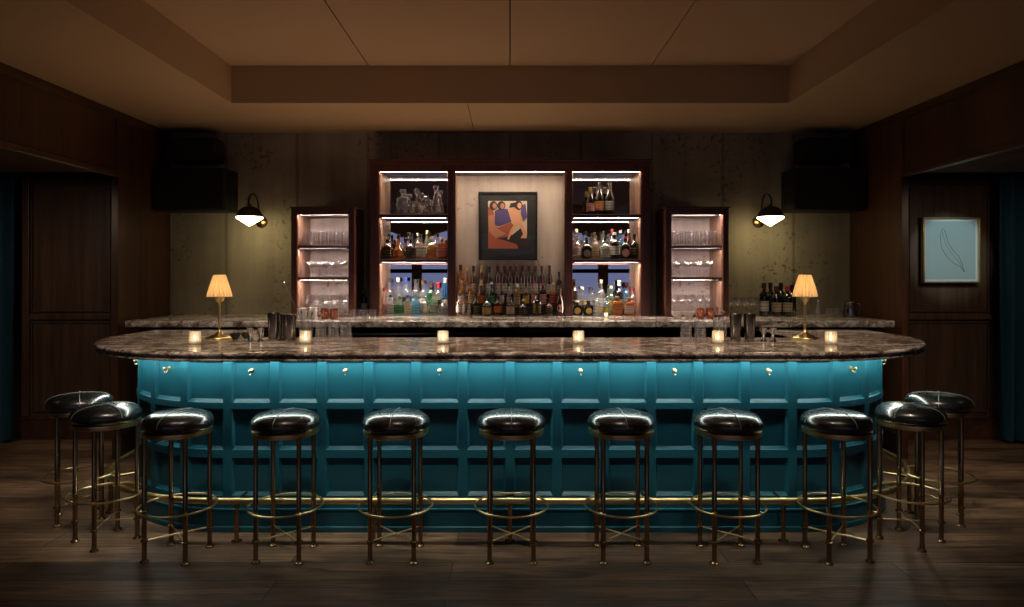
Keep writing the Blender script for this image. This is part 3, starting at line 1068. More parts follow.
# ---------------------------------------------------------------- glass cabinets
GLC = {}
def glass_cabinet(sg, side):
    y0 = 6.03
    t = empty('glass_cabinet', (sg * 1.655, y0, ZB))
    tag(t, 'narrow walnut cabinet of lit glassware shelves, %s of the bottle cabinet' % side, 'cabinet', 'narrow glassware cabinets')
    w, h, d = .278, 2.10 - ZB, .41
    cb('frame', 'wood_cab', t, [(-w, -w + .05, 0, d, 0, h), (w - .05, w, 0, d, 0, h), (-w + .05, w - .05, 0, d, h - .055, h), (-w + .05, w - .05, 0, d, 0, .02)])
    cb('cornice', 'wood_cab_x', t, [(-w - .01, w + .01, -.01, d, h, h + .014)])
    cb('back_panel', 'cab_back', t, [(-w + .05, w - .05, d - .02, d - .005, .02, h - .055)], 0)
    for q in ((-w + .05, -w + .056, .03, d - .02, .02, h - .055), (w - .056, w - .05, .03, d - .02, .02, h - .055)): cb('lining', 'wood_in', t, [q], 0)
    for zt in (1.77, 1.49):
        z = zt - ZB
        s_ = cb('shelf', 'wood_cab_x', t, [(-w + .057, w - .057, .006, d - .021, z - .025, z)])
        cb('lip', 'wood_cab_x', s_, [(-w + .057, w - .057, .006, .018, z - .036, z - .0255)], 0)
        cb('light_strip', 'led_glass', s_, [(-w + .07, w - .07, .024, .046, z - .0265, z - .0255)], 0)
    cb('light_strip', 'led_glass', t, [(-w + .06, w - .06, .012, .034, h - .0575, h - .0555)], 0)
    cb('lip', 'wood_cab_x', t, [(-w + .05, w - .05, .002, .010, h - .0595, h - .0545)], 0)
glass_cabinet(-1, 'left')
glass_cabinet(1, 'right')

# glassware prototypes (real wall thickness)
def highball(h=.13, r=.031):
    bm = bmesh.new()
    lathe(bm, [(0, 0), (r * .72, 0), (r * .78, .004), (r * .80, .012), (r * .94, h * .28), (r, h * .50), (r * .95, h * .78), (r * .86, h), (r * .86 - .002, h + .0006),
               (r * .86 - .003, h - .001), (r * .95 - .003, h * .78), (r - .003, h * .5), (r * .9 - .003, h * .28), (r * .6, .018), (0, .015)], 16)
    return bm
def rocks(h=.08, r=.032):
    bm = bmesh.new()
    lathe(bm, [(0, 0), (r * .88, 0), (r * .93, .004), (r, h), (r - .0025, h), (r * .93 - .003, .018), (0, .016)], 16)
    return bm
def stemmed(h=.17, r=.036, bowl=.085):
    bm = bmesh.new()
    zb = h - bowl
    lathe(bm, [(0, 0), (r * .95, 0), (r * .95, .002), (.006, .006), (.0035, .014), (.0035, zb - .008), (.008, zb), (r * .75, zb + bowl * .25), (r, zb + bowl * .55),
               (r * .88, h), (r * .88 - .0015, h), (r - .002, zb + bowl * .55), (r * .7, zb + bowl * .28), (0, zb + .004)], 16)
    return bm
def coupe(h=.15, r=.045):
    bm = bmesh.new()
    lathe(bm, [(0, 0), (r * .75, 0), (r * .75, .002), (.006, .006), (.0035, .014), (.0035, h - .062), (.01, h - .056), (r * .75, h - .038), (r, h - .01), (r, h),
               (r - .0016, h), (r - .002, h - .01), (r * .72, h - .035), (0, h - .052)], 16)
    return bm
protos = {}
def glassware(kind, loc, label, group, cat='glass'):
    mk = {'highball': highball, 'rocks': rocks, 'wine_glass': stemmed, 'coupe_glass': coupe, 'flute': lambda: stemmed(.16, .024, .10)}
    nm = {'highball': 'highball_glass', 'rocks': 'rocks_glass', 'wine_glass': 'wine_glass', 'coupe_glass': 'coupe_glass', 'flute': 'champagne_flute'}[kind]
    if kind not in protos:
        o = link_mesh(nm, mk[kind](), 'glass', smooth=True); protos[kind] = o
    else:
        o = protos[kind].copy(); COL.objects.link(o)
    o.location = loc
    tag(o, label, cat, group)
    return o
for sg, side in ((-1, 'left'), (1, 'right')):
    cx = sg * 1.655
    for kind, z, nx, gap, lab, words in (('highball', 1.7706, 6, .070, 'top', 'clear tulip shaped tumbler'), ('coupe_glass', 1.4906, 4, .0935, 'middle', 'clear stemmed coupe glass'),
                                  ('wine_glass', 1.1606, 5, .077, 'bottom', 'clear stemmed wine glass')):
        for j in range(3):
            for i in range(nx):
                if kind == 'wine_glass' and sg > 0 and j == 0: continue
                x = cx + (i - (nx - 1) / 2) * gap + random.uniform(-.002, .002)
                y = 6.12 + j * .098 + random.uniform(-.003, .003)
                glassware(kind, (x, y, z), '%s on the %s shelf of the %s glassware cabinet' % (words, lab, side),
                          'glasses on the %s shelf of the %s cabinet' % (lab, side))

# ---------------------------------------------------------------- bottles
GM = {
    'clear': thin_glass('bottle_clear', (0.95, 0.96, 0.97), 0.16, (0.8, 0.84, 0.88), 1.0),
    'pinkclear': thin_glass('bottle_blush', (1.0, 0.86, 0.80), 0.3, (0.85, 0.6, 0.5)),
    'bluish': thin_glass('bottle_pale_blue', (0.55, 0.78, 0.95), 0.3, (0.35, 0.6, 0.8)),
    'blue': thin_glass('bottle_bright_blue', (0.12, 0.42, 0.8), 0.4, (0.05, 0.3, 0.6)),
    'green': thin_glass('bottle_green', (0.10, 0.42, 0.16), 0.4, (0.03, 0.28, 0.09)),
    'palegreen': thin_glass('bottle_pale_green', (0.72, 0.85, 0.70), 0.3, (0.5, 0.62, 0.48)),
    'darkgreen': thin_glass('bottle_dark_green', (0.03, 0.08, 0.03), 0.6, (0.012, 0.03, 0.012)),
    'amber': thin_glass('bottle_amber', (0.85, 0.36, 0.08), 0.4, (0.62, 0.22, 0.04)),
    'honey': thin_glass('bottle_honey', (0.95, 0.62, 0.28), 0.35, (0.7, 0.38, 0.14)),
    'brown': thin_glass('bottle_brown', (0.30, 0.11, 0.05), 0.5, (0.14, 0.045, 0.02)),
    'maroon': thin_glass('bottle_maroon', (0.10, 0.02, 0.02), 0.75, (0.07, 0.014, 0.012)),
    'black': thin_glass('bottle_black', (0.01, 0.01, 0.01), 0.9, (0.010, 0.009, 0.008)),
}
LM = {
    'white': label_mat('label_white', (0.72, 0.68, 0.62), (0.10, 0.08, 0.07)),
    'cream': label_mat('label_cream', (0.68, 0.56, 0.38), (0.12, 0.07, 0.04)),
    'orange': label_mat('label_orange', (0.62, 0.17, 0.04), (0.35, 0.08, 0.03)),
    'yellow': label_mat('label_yellow', (0.72, 0.50, 0.12), (0.2, 0.12, 0.03)),
    'olive': label_mat('label_olive', (0.42, 0.36, 0.12), (0.1, 0.09, 0.04)),
    'grey': label_mat('label_grey', (0.38, 0.38, 0.34), (0.08, 0.08, 0.07)),
    'green': label_mat('label_green', (0.03, 0.24, 0.08), (0.45, 0.5, 0.4)),
    'blue': label_mat('label_blue', (0.08, 0.38, 0.52), (0.5, 0.6, 0.65)),
    'pink': label_mat('label_pink', (0.72, 0.38, 0.34), (0.3, 0.08, 0.06)),
    'red': label_mat('label_red', (0.45, 0.03, 0.03), (0.7, 0.6, 0.5)),
    'black': label_mat('label_black', (0.015, 0.013, 0.012), (0.55, 0.42, 0.2)),
    'copper': label_mat('label_copper', (0.58, 0.25, 0.09), (0.2, 0.08, 0.03)),
}
CM = {
    'black': plain('cap_black', (0.012, 0.01, 0.01), 0.35), 'white': plain('cap_white', (0.75, 0.73, 0.7), 0.4),
    'gold': plain('cap_gold', (0.6, 0.42, 0.16), 0.3, 0.9), 'red': plain('cap_red', (0.5, 0.03, 0.04), 0.35),
    'blue': plain('cap_blue', (0.03, 0.06, 0.42), 0.35), 'cork': plain('cap_cork', (0.42, 0.26, 0.14), 0.7),
    'maroon': plain('cap_maroon', (0.045, 0.010, 0.011), 0.4), 'cream': plain('cap_cream', (0.7, 0.6, 0.36), 0.45),
    'silver': plain('cap_silver', (0.6, 0.6, 0.58), 0.25, 1.0),
}
# shapes as (fraction of r, fraction of h) ; sq>0 = squarish plan; label zone (z0,z1) as fraction of h; neck radius fraction
SH = {
    'spirit': dict(p=[(0, 0), (.92, 0), (1, .02), (1, .56), (.93, .62), (.6, .69), (.38, .73), (.34, .78), (.34, .9), (.40, .905), (.40, .93)], lz=(.16, .48), nk=.40),
    'wine': dict(p=[(0, 0), (.92, 0), (1, .02), (1, .60), (.95, .66), (.7, .71), (.42, .745), (.36, .78), (.36, .93)], lz=(.16, .46), nk=.50),
    'champagne': dict(p=[(0, 0), (.92, 0), (1, .02), (1, .44), (.93, .54), (.72, .64), (.48, .74), (.36, .82), (.34, .93)], lz=(.14, .42), nk=.40),
    'squat': dict(p=[(0, 0), (.9, 0), (1, .05), (1.0, .40), (.9, .52), (.62, .62), (.32, .68), (.25, .74), (.25, .9)], lz=(.12, .42), nk=.30),
    'square': dict(p=[(0, 0), (.95, 0), (1, .02), (1, .64), (.9, .70), (.5, .74), (.34, .77), (.34, .92)], lz=(.12, .55), nk=.42, sq=7),
    'jug': dict(p=[(0, 0), (.9, 0), (1, .04), (1, .50), (.86, .60), (.55, .68), (.30, .74), (.27, .92)], lz=(.10, .44), nk=.34, sq=4),
    'slender': dict(p=[(0, 0), (.92, 0), (1, .02), (1, .50), (.85, .60), (.55, .72), (.42, .82), (.42, .94)], lz=(.2, .42), nk=.5),
    'onion': dict(p=[(0, 0), (.6, 0), (.85, .05), (1, .18), (1.0, .30), (.8, .44), (.45, .54), (.28, .62), (.25, .9)], lz=(.12, .34), nk=.32),
}
bcache = {}
def bottle(kind, loc, h, r, glass, lab, cap, label, group, lshape='wrap', rz=0.0, cat='bottle', name='bottle'):
    key = (kind, round(h, 3), round(r, 3), glass, lab, cap, lshape)
    if key in bcache:
        t = copy_tree(bcache[key])
    else:
        sp = SH[kind]
        sq = sp.get('sq')
        t = empty(name)
        bm = bmesh.new()
        lathe(bm, [(a * r, b * h) for a, b in sp['p']] + [(0, sp['p'][-1][1] * h)], 24 if sq else 18, sq=sq)
        link_mesh('glass_body', bm, GM[glass], t, True)
        z0, z1 = sp['lz'][0] * h, sp['lz'][1] * h
        if lab:
            bm = bmesh.new()
            if lshape == 'wrap':
                # label wraps the front 200 degrees
                n = 14
                for rr in (r + .0007,):
                    prev = None
                    for k in range(n + 1):
                        a = -PI / 2 + math.radians(-88 + 176 * k / n)
                        ca, sa = math.cos(a), math.sin(a)
                        q = (abs(ca) ** sq + abs(sa) ** sq) ** (-1.0 / sq) if sq else 1.0
                        if sq and k in (0, n): q *= .98
                        c = [bm.verts.new((rr * q * ca, rr * q * sa, z)) for z in (z0, z1)]
                        if prev: bm.faces.new((prev[0], c[0], c[1], prev[1]))
                        prev = c
                bmesh.ops.solidify(bm, geom=bm.faces[:], thickness=0.0004)
            else:
                hz = (z1 - z0) / 2; zc = (z0 + z1) / 2
                wd = min(hz, r * .8)
                vs = []
                n = 18
                cen = bm.verts.new((0, -(r + .0008), zc))
                for k in range(n):
                    a = 2 * PI * k / n
                    X = wd * math.cos(a)
                    Y = -(r + .0008) if sq else -math.sqrt(max((r + .0008) ** 2 - X * X, 0))
                    vs.append(bm.verts.new((X, Y, zc + hz * math.sin(a))))
                for k in range(n):
                    bm.faces.new((cen, vs[k], vs[(k + 1) % n]))
            link_mesh('label', bm, LM[lab], t, True)
        bm = bmesh.new()
        nk = sp['nk'] * r * 1.04
        zt = sp['p'][-1][1] * h
        drop = {'wine': .10, 'champagne': .16, 'slender': .06}.get(kind, .03) * h
        if cap == 'globe': pass
        lathe(bm, [(nk * .97, zt - drop), (nk, zt - drop + .001), (nk, h - .002), (nk * .85, h), (0, h)], 12)
        link_mesh('cap', bm, CM[cap], t, True)
        bcache[key] = t
    t.location = loc
    t.rotation_euler = (0, 0, rz)
    tag(t, label, cat, group)
    return t


def row(where, group, Y, z, items):
    """items: (pixel x in the photo, shape, height, radius, glass, label, cap, description[, label shape])"""
    xs_ = [px(it[0], Y) for it in items]
    rs_ = [it[3] for it in items]
    lo, hi = -9, 9
    for a, b in ((-1.171, -.567), (-.492, .492), (.567, 1.171)):
        if 'bay' in where and a - .05 < xs_[0] < b and a < xs_[-1] < b + .05: lo, hi = a, b
    if 'matching' in group:
        lo, hi = -9, 9
    if hi < 9 and sum(rs_) * 2 + .002 * len(rs_) > hi - lo:
        k = (hi - lo - .002 * len(rs_)) / (sum(rs_) * 2) * .995
        rs_ = [r * k for r in rs_]
    for _ in range(400):
        for i in range(len(xs_)):
            xs_[i] = min(max(xs_[i], lo + rs_[i] + .001), hi - rs_[i] - .001)
        for i in range(len(xs_) - 1):
            g_ = rs_[i] + rs_[i + 1] + .0018 - (xs_[i + 1] - xs_[i])
            if g_ > 0:
                xs_[i] -= g_ / 2; xs_[i + 1] += g_ / 2
    for it, x, r in zip(items, xs_, rs_):
        _, kind, h, _r, gl, lb, cp, desc = it[:8]
        ls = it[8] if len(it) > 8 else 'wrap'
        bottle(kind, (x, Y, z + .0006), h, r, gl, lb, cp, desc + ', ' + where, group, ls)


# --- middle bay
G = 'bottles in the front row of the middle bay'
row('front row, middle bay', G, 6.215, ZB, [
    (457, 'spirit', .20, .030, 'pinkclear', 'white', 'black', 'slim bottle with tall white label at left end'),
    (466.5, 'square', .185, .035, 'honey', 'white', 'black', 'square honey bottle with white label'),
    (476, 'spirit', .19, .034, 'black', 'black', 'black', 'black bottle with dark label'),
    (487, 'jug', .175, .042, 'darkgreen', 'yellow', 'black', 'dark bottle with wide yellow label'),
    (498, 'spirit', .185, .039, 'maroon', 'orange', 'maroon', 'dark red bottle with orange label'),
    (510.5, 'jug', .19, .037, 'brown', 'cream', 'black', 'brown bottle with cream shield label'),
    (523, 'squat', .15, .043, 'black', 'black', 'gold', 'squat black bottle with gold cap'),
    (537, 'square', .20, .036, 'brown', 'olive', 'black', 'square brown bottle with olive label'),
    (549, 'squat', .16, .042, 'maroon', 'black', 'maroon', 'squat maroon bottle with dark label'),
    (560, 'champagne', .245, .036, 'maroon', 'pink', 'maroon', 'maroon bottle with round pink label at right end', 'oval')])
row('second row, middle bay', 'bottles in the second row of the middle bay', 6.305, ZB + .0755, [
    (461, 'spirit', .245, .032, 'honey', 'white', 'cork', 'honey bottle with white label'),
    (471, 'spirit', .235, .030, 'amber', 'cream', 'black', 'amber bottle with cream label'),
    (481, 'champagne', .25, .034, 'brown', 'orange', 'gold', 'brown bottle with orange label and gold cap'),
    (491.5, 'spirit', .23, .034, 'black', 'green', 'white', 'black bottle with green label and white cap'),
    (501, 'spirit', .22, .028, 'maroon', 'white', 'red', 'maroon bottle with white label and red cap'),
    (509, 'slender', .215, .024, 'clear', 'white', 'black', 'slender clear bottle with black cap'),
    (517, 'square', .205, .029, 'honey', 'cream', 'white', 'square honey bottle with white cap'),
    (526, 'spirit', .215, .030, 'brown', 'yellow', 'black', 'brown bottle with yellow label'),
    (534, 'spirit', .235, .027, 'pinkclear', 'pink', 'red', 'blush bottle with pink label and red cap'),
    (543, 'square', .215, .031, 'brown', 'pink', 'red', 'square brown bottle with pink label'),
    (553, 'spirit', .225, .031, 'honey', 'red', 'cream', 'honey bottle with red label'),
    (562, 'spirit', .21, .026, 'maroon', 'cream', 'black', 'maroon bottle with cream label')])
row('rear row, middle bay', 'bottles in the rear row of the middle bay', 6.383, ZB + .1505, [
    (457.5, 'wine', .315, .030, 'honey', 'cream', 'maroon', 'tall honey bottle with maroon capsule'),
    (466, 'slender', .29, .024, 'honey', 'white', 'gold', 'slender honey bottle'),
    (473.5, 'wine', .305, .026, 'brown', 'cream', 'maroon', 'brown bottle with cream label'),
    (481.5, 'champagne', .31, .028, 'brown', 'white', 'gold', 'brown bottle with tall gold capsule'),
    (489.5, 'wine', .30, .027, 'black', 'white', 'black', 'black bottle with white label'),
    (549.5, 'champagne', .31, .033, 'maroon', 'white', 'maroon', 'broad maroon bottle with white label'),
    (559, 'spirit', .25, .027, 'maroon', 'grey', 'black', 'maroon bottle with grey label')])
row('rear row, middle bay', 'matching wine bottles in the rear row of the middle bay', 6.383, ZB + .1505,
    [(498 + 6.25 * k, 'wine', .305, .0265, 'maroon', 'white', 'maroon', 'one of the matching dark red bottles with maroon capsules') for k in range(8)])
# --- left bay
ZS1, ZS2 = 2.058, 1.654
w = 'front row, left bay middle shelf'
row(w, 'front bottles on the middle shelf of the left bay', 6.225, ZS2, [
    (384, 'jug', .20, .050, 'brown', 'black', 'cork', 'brown jug bottle with black label'),
    (398.5, 'onion', .215, .052, 'amber', 'copper', 'black', 'round glowing amber bottle'),
    (410.5, 'squat', .205, .046, 'maroon', 'black', 'silver', 'round maroon bottle'),
    (421, 'square', .20, .040, 'pinkclear', 'white', 'silver', 'square bottle with white label'),
    (431.5, 'jug', .205, .042, 'honey', 'copper', 'cork', 'honey bottle with oval copper label', 'oval'),
    (442, 'square', .20, .038, 'amber', 'pink', 'cork', 'square amber bottle with pink label')])
row('rear row, left bay middle shelf', 'rear bottles on the middle shelf of the left bay', 6.345, ZS2, [
    (389, 'spirit', .235, .032, 'brown', 'cream', 'black', 'brown bottle with cream label'),
    (399, 'spirit', .24, .031, 'clear', 'white', 'black', 'clear bottle with black cap'),
    (409, 'slender', .25, .028, 'clear', 'white', 'silver', 'slender clear bottle with silver cap'),
    (418, 'spirit', .245, .030, 'clear', 'grey', 'white', 'clear bottle with grey label'),
    (427, 'slender', .27, .027, 'palegreen', 'white', 'cream', 'slender pale green bottle'),
    (436, 'spirit', .245, .031, 'clear', 'white', 'black', 'clear bottle at right with black cap')])
row('front row, left bay bottom', 'front bottles at the bottom of the left bay', 6.225, ZB, [
    (382.5, 'slender', .25, .024, 'pinkclear', 'pink', 'red', 'slender blush bottle with red cap'),
    (389.5, 'square', .19, .032, 'clear', 'white', 'black', 'small square clear bottle with white label'),
    (398.5, 'square', .18, .042, 'palegreen', 'green', 'silver', 'wide bottle with green label'),
    (408, 'square', .185, .036, 'clear', 'cream', 'blue', 'clear bottle with cream label and blue cap'),
    (416.5, 'square', .18, .037, 'bluish', 'blue', 'silver', 'pale blue bottle with blue label'),
    (425, 'spirit', .18, .034, 'clear', 'cream', 'silver', 'clear bottle with cream label and silver cap'),
    (434, 'champagne', .23, .038, 'palegreen', 'grey', 'silver', 'pale green bottle with grey label'),
    (443, 'squat', .165, .042, 'clear', 'grey', 'black', 'squat clear bottle with black cap')])
row('rear row, left bay bottom', 'rear bottles at the bottom of the left bay', 6.34, ZB, [
    (389, 'spirit', .335, .036, 'clear', 'white', 'silver', 'tall clear bottle with silver cap'),
    (398, 'slender', .345, .033, 'clear', 'white', 'white', 'tall clear bottle with white cap'),
    (406, 'spirit', .345, .036, 'clear', 'black', 'blue', 'tall clear bottle with blue cap'),
    (415.5, 'spirit', .33, .037, 'clear', 'blue', 'silver', 'tall clear bottle with blue label'),
    (423.5, 'spirit', .32, .034, 'clear', 'white', 'gold', 'tall clear bottle with gold cap'),
    (430.5, 'wine', .305, .034, 'green', 'green', 'green' if False else 'silver', 'bright green bottle'),
    (437.5, 'wine', .30, .034, 'clear', 'black', 'red', 'clear bottle with small red cap'),
    (445, 'slender', .34, .032, 'blue', 'white', 'white', 'bright blue bottle with white cap')])
# --- right bay
row('on the right bay top shelf', 'champagne bottles on the top shelf of the right bay', 6.26, ZS1, [
    (591, 'champagne', .255, .038, 'black', 'pink', 'gold', 'smallest dark bottle with pale pink label'),
    (599, 'champagne', .30, .043, 'black', 'copper', 'silver', 'tall dark bottle with copper orange label'),
    (609.5, 'champagne', .30, .043, 'black', 'grey', 'silver', 'tall dark bottle with grey label')])
row('front row, right bay middle shelf', 'front bottles on the middle shelf of the right bay', 6.225, ZS2, [
    (576, 'spirit', .215, .042, 'pinkclear', 'white', 'cream', 'blush bottle with white label'),
    (586.5, 'jug', .195, .045, 'black', 'grey', 'black', 'black bottle with grey oval label', 'oval'),
    (595.5, 'spirit', .22, .035, 'pinkclear', 'cream', 'silver', 'clear blush bottle with cream label'),
    (605, 'jug', .195, .042, 'palegreen', 'white', 'black', 'pale bottle with black collar and white label'),
    (614.5, 'spirit', .245, .040, 'black', 'white', 'white', 'black bottle with broad white label'),
    (625, 'jug', .21, .042, 'darkgreen', 'pink', 'red', 'dark green bottle with round pink label', 'oval'),
    (634.5, 'spirit', .23, .036, 'darkgreen', 'black', 'black', 'dark green bottle with black cap')])
row('rear row, right bay middle shelf', 'rear bottles on the middle shelf of the right bay', 6.345, ZS2, [
    (576.5, 'slender', .285, .030, 'clear', 'cream', 'cream', 'clear bottle with tall cream cap'),
    (585.5, 'spirit', .26, .034, 'clear', 'white', 'black', 'clear bottle with black cap'),
    (594.5, 'spirit', .25, .034, 'palegreen', 'cream', 'silver', 'pale green bottle with silver cap'),
    (603.5, 'spirit', .265, .033, 'clear', 'white', 'silver', 'clear bottle with silver cap'),
    (612, 'spirit', .285, .034, 'clear', 'white', 'red', 'clear bottle with bright red cap'),
    (620.5, 'spirit', .27, .033, 'bluish', 'white', 'white', 'pale blue bottle with white cap'),
    (629, 'slender', .28, .030, 'maroon', 'pink', 'white', 'maroon bottle with pink label')])
row('front row, right bay bottom', 'front bottles at the bottom of the right bay', 6.225, ZB, [
    (577, 'square', .135, .043, 'black', 'yellow', 'white', 'left short black bottle with round yellow label', 'oval'),
    (588.5, 'square', .135, .043, 'black', 'yellow', 'black', 'right short black bottle with round yellow label', 'oval'),
    (598.5, 'jug', .21, .040, 'clear', 'cream', 'silver', 'clear bottle with cream oval label', 'oval'),
    (607, 'spirit', .175, .030, 'bluish', 'yellow', 'silver', 'small pale blue bottle with yellow label'),
    (617.5, 'square', .175, .044, 'amber', 'copper', 'cork', 'square amber bottle with dark emblem'),
    (629, 'square', .165, .043, 'amber', 'white', 'cork', 'square amber bottle with white label')])
row('rear row, right bay bottom', 'rear bottles at the bottom of the right bay', 6.34, ZB, [
    (573, 'wine', .33, .030, 'brown', 'black', 'black', 'tall brown bottle at left end'),
    (582, 'square', .26, .040, 'clear', 'cream', 'cream', 'clear bottle with large cream label'),
    (592, 'square', .255, .035, 'clear', 'white', 'silver', 'clear bottle with silver cap'),
    (601.5, 'spirit', .325, .036, 'clear', 'white', 'cream', 'tall clear bottle with white label'),
    (611, 'spirit', .27, .036, 'palegreen', 'yellow', 'cream', 'pale green bottle with yellow label'),
    (620.5, 'wine', .32, .034, 'black', 'grey', 'white', 'tall black bottle with white cap'),
    (629, 'wine', .30, .033, 'bluish', 'grey', 'maroon', 'pale blue bottle with maroon cap'),
    (636, 'spirit', .25, .026, 'pinkclear', 'pink', 'red', 'thin blush bottle with red cap')])
# wine bottles on the back counter at right
row('on right of back counter', 'wine bottles on the right of the back counter', 6.10, ZB, [
    (764, 'wine', .30, .040, 'black', 'white', 'maroon', 'tall wine bottle with narrow white label, leftmost'),
    (776.5, 'wine', .27, .042, 'black', 'cream', 'maroon', 'wine bottle with low cream label, middle'),
    (787.5, 'wine', .27, .042, 'black', 'cream', 'red', 'wine bottle with low cream label, rightmost')])
row('behind the labelled wine bottles', 'unlabelled wine bottles at the back right', 6.25, ZB, [
    (770.5, 'wine', .30, .036, 'darkgreen', None, 'black', 'dark green bottle in shadow, leftmost'),
    (781, 'wine', .30, .036, 'darkgreen', None, 'maroon', 'dark green bottle in shadow, middle'),
    (792, 'wine', .28, .036, 'darkgreen', None, 'black', 'dark green bottle in shadow, rightmost')])
row('between the two left cabinets', 'lone bottle on the back counter', 6.28, ZB, [
    (364, 'wine', .24, .030, 'darkgreen', 'grey', 'black', 'small dark green bottle with grey label')])

# crystal decanters on the top shelf of the left bay
def decanter(xp, body, stop, sq, label):
    t = empty('decanter', (px(xp, 6.25), 6.25, ZS1 + .0006))
    bm = bmesh.new(); lathe(bm, body, 24, sq=sq)
    if sq:   # cut grid
        r = body[1][0]
        for k in range(5):
            z = .02 + k * .028
            box(bm, -r * .98, r * .98, -r - .004, -r + .001, z, z + .006)
        for k in range(4):
            x = -r * .75 + k * r * .5
            box(bm, x - .003, x + .003, -r - .004, -r + .001, .01, .15)
    link_mesh('crystal_body', bm, 'cut_glass', t)
    bm = bmesh.new()
    if stop[0] == 'globe': sphere(bm, (0, 0, stop[2]), stop[1], 12, 8)
    else: lathe(bm, [(0, stop[2] - stop[1]), (stop[1] * .5, stop[2] - stop[1]), (stop[1], stop[2] - stop[1] * .2), (stop[1], stop[2] + stop[1] * .6), (0, stop[2] + stop[1] * .6)], 8, sq=5)
    lathe(bm, [(.009, stop[2] - stop[1] - .02), (.008, stop[2] - stop[1] * .8)], 10)
    link_mesh('stopper', bm, 'cut_glass', t)
    tag(t, label, 'decanter', 'crystal decanters on the top shelf of the left bay')
decanter(403, [(0, 0), (.052, 0), (.055, .004), (.055, .155), (.03, .163), (.018, .168), (.018, .178), (0, .178)], ('block', .030, .215), 7, 'square cut crystal decanter with square stopper on the top left shelf')
decanter(417, [(0, 0), (.045, 0), (.058, .02), (.058, .07), (.035, .115), (.015, .14), (.013, .18), (.019, .184), (0, .184)], ('globe', .030, .215), None, 'round crystal decanter with large globe stopper on the top left shelf')
decanter(426, [(0, 0), (.024, 0), (.03, .01), (.028, .06), (.014, .10), (.011, .125), (0, .125)], ('globe', .026, .155), None, 'smallest crystal decanter with globe stopper on the top left shelf')
decanter(436, [(0, 0), (.045, 0), (.052, .015), (.046, .07), (.026, .15), (.014, .19), (.014, .215), (.024, .222), (0, .222)], ('block', .028, .25), None, 'tall tapering crystal decanter with cut stopper on the top left shelf')

# ---------------------------------------------------------------- things on the back counter
for i, xp in enumerate((731, 738, 745, 752)):
    for j in range(2):
        glassware('wine_glass', (px(xp + j * 3, 6.1 + j * .12), 6.1 + j * .12, ZB + .0006), 'clear wine glass between the right cabinet and the wine bottles', 'wine glasses beside the right cabinet')
for i in range(5):
    glassware('rocks', (px(341 + i * 7.9, 5.75) , 5.75, ZB + .0006), 'short clear rocks glass standing before the gap beside the left cabinet', 'rocks glasses on the left of the back counter')
def copper_mug(x, y, label):
    t = empty('copper_mug', (x, y, ZB + .0006))
    bm = bmesh.new(); lathe(bm, [(0, 0), (.030, 0), (.033, .004), (.034, .085), (.0325, .085), (.0315, .008), (0, .006)], 18); link_mesh('cup', bm, 'copper', t, True)
    bm = bmesh.new(); tube(bm, [(0, -.032, .07), (0, -.052, .07), (0, -.056, .045), (0, -.050, .022), (0, -.032, .018)], .003, 8); link_mesh('handle', bm, 'brass', t, True)
    tag(t, label, 'mug', 'copper mugs on the back counter')
M['copper'] = plain('copper_red', (0.55, 0.20, 0.12), 0.28, 1.0)
M['white_china'] = plain('white_china', (0.72, 0.66, 0.62), 0.25)
for xp, l in ((325, 'left copper mug before the left glassware cabinet'), (334, 'right copper mug before the left glassware cabinet')):
    copper_mug(px(xp, 5.78), 5.78, l)
for xp, l in ((700, 'left copper mug before the right glassware cabinet'), (710, 'right copper mug before the right glassware cabinet')):
    copper_mug(px(xp, 5.85), 5.85, l)
def bowl_bm(r, h):
    bm = bmesh.new(); lathe(bm, [(0, 0), (r * .45, 0), (r * .5, .005), (r * .85, h * .5), (r, h), (r - .003, h), (r * .82, h * .55), (r * .4, .012), (0, .01)], 22); return bm
for xp, y, l in ((677, 5.85, 'left white china bowl before the right glassware cabinet'), (689, 5.85, 'right white china bowl before the right glassware cabinet')):
    o = link_mesh('china_bowl', bowl_bm(.048, .055), 'white_china', smooth=True, loc=(px(xp, y), y, ZB + .0006)); tag(o, l, 'bowl', 'white bowls on the back counter')
# white paper cups in two leaning stacks seen at the foot of the left cabinet
for k, (xp, y) in enumerate(((303, 5.80), (312, 5.84))):
    t = empty('napkin_stack', (px(xp, y), y, ZB + .0006))
    bm = bmesh.new()
    for j in range(12):
        dx = .004 * math.sin(j * 1.7 + k); zz = j * .0075
        box(bm, -.036 + dx, .036 + dx, -.036, .036, zz, zz + .0065, bevel=.0012)
    link_mesh('napkins', bm, 'white_china', t)
    tag(t, ('left' if k == 0 else 'right') + ' stack of white napkins before the left glassware cabinet', 'napkins', 'napkin stacks')
# steel pitcher, small glass jars
t = empty('water_pitcher', (px(850, 5.95), 5.95, ZB + .0006))
bm = bmesh.new(); lathe(bm, [(0, 0), (.05, 0), (.055, .005), (.058, .04), (.050, .10), (.046, .125), (.050, .135), (.048, .135), (.044, .125), (.05, .06), (.048, .01), (0, .008)], 22); link_mesh('body', bm, 'steel_dark', t, True)
bm = bmesh.new(); tube(bm, [(.045, 0, .125), (.085, 0, .12), (.092, 0, .08), (.08, 0, .04), (.055, 0, .03)], .005, 8); link_mesh('handle', bm, 'steel_dark', t, True)
tag(t, 'steel water pitcher with handle at the right end of the back counter', 'pitcher')
for xp, l in ((829, 'left glass tumbler beside the steel pitcher'), (836.5, 'right glass tumbler beside the steel pitcher')):
    glassware('rocks', (px(xp, 5.95), 5.95, ZB + .0006), l, 'tumblers beside the steel pitcher')
o = bottle('slender', (px(818, 6.0), 6.0, ZB + .0006), .15, .018, 'clear', None, 'silver', 'thin clear bottle between the right table lamp and the pitcher', 'thin bottle')

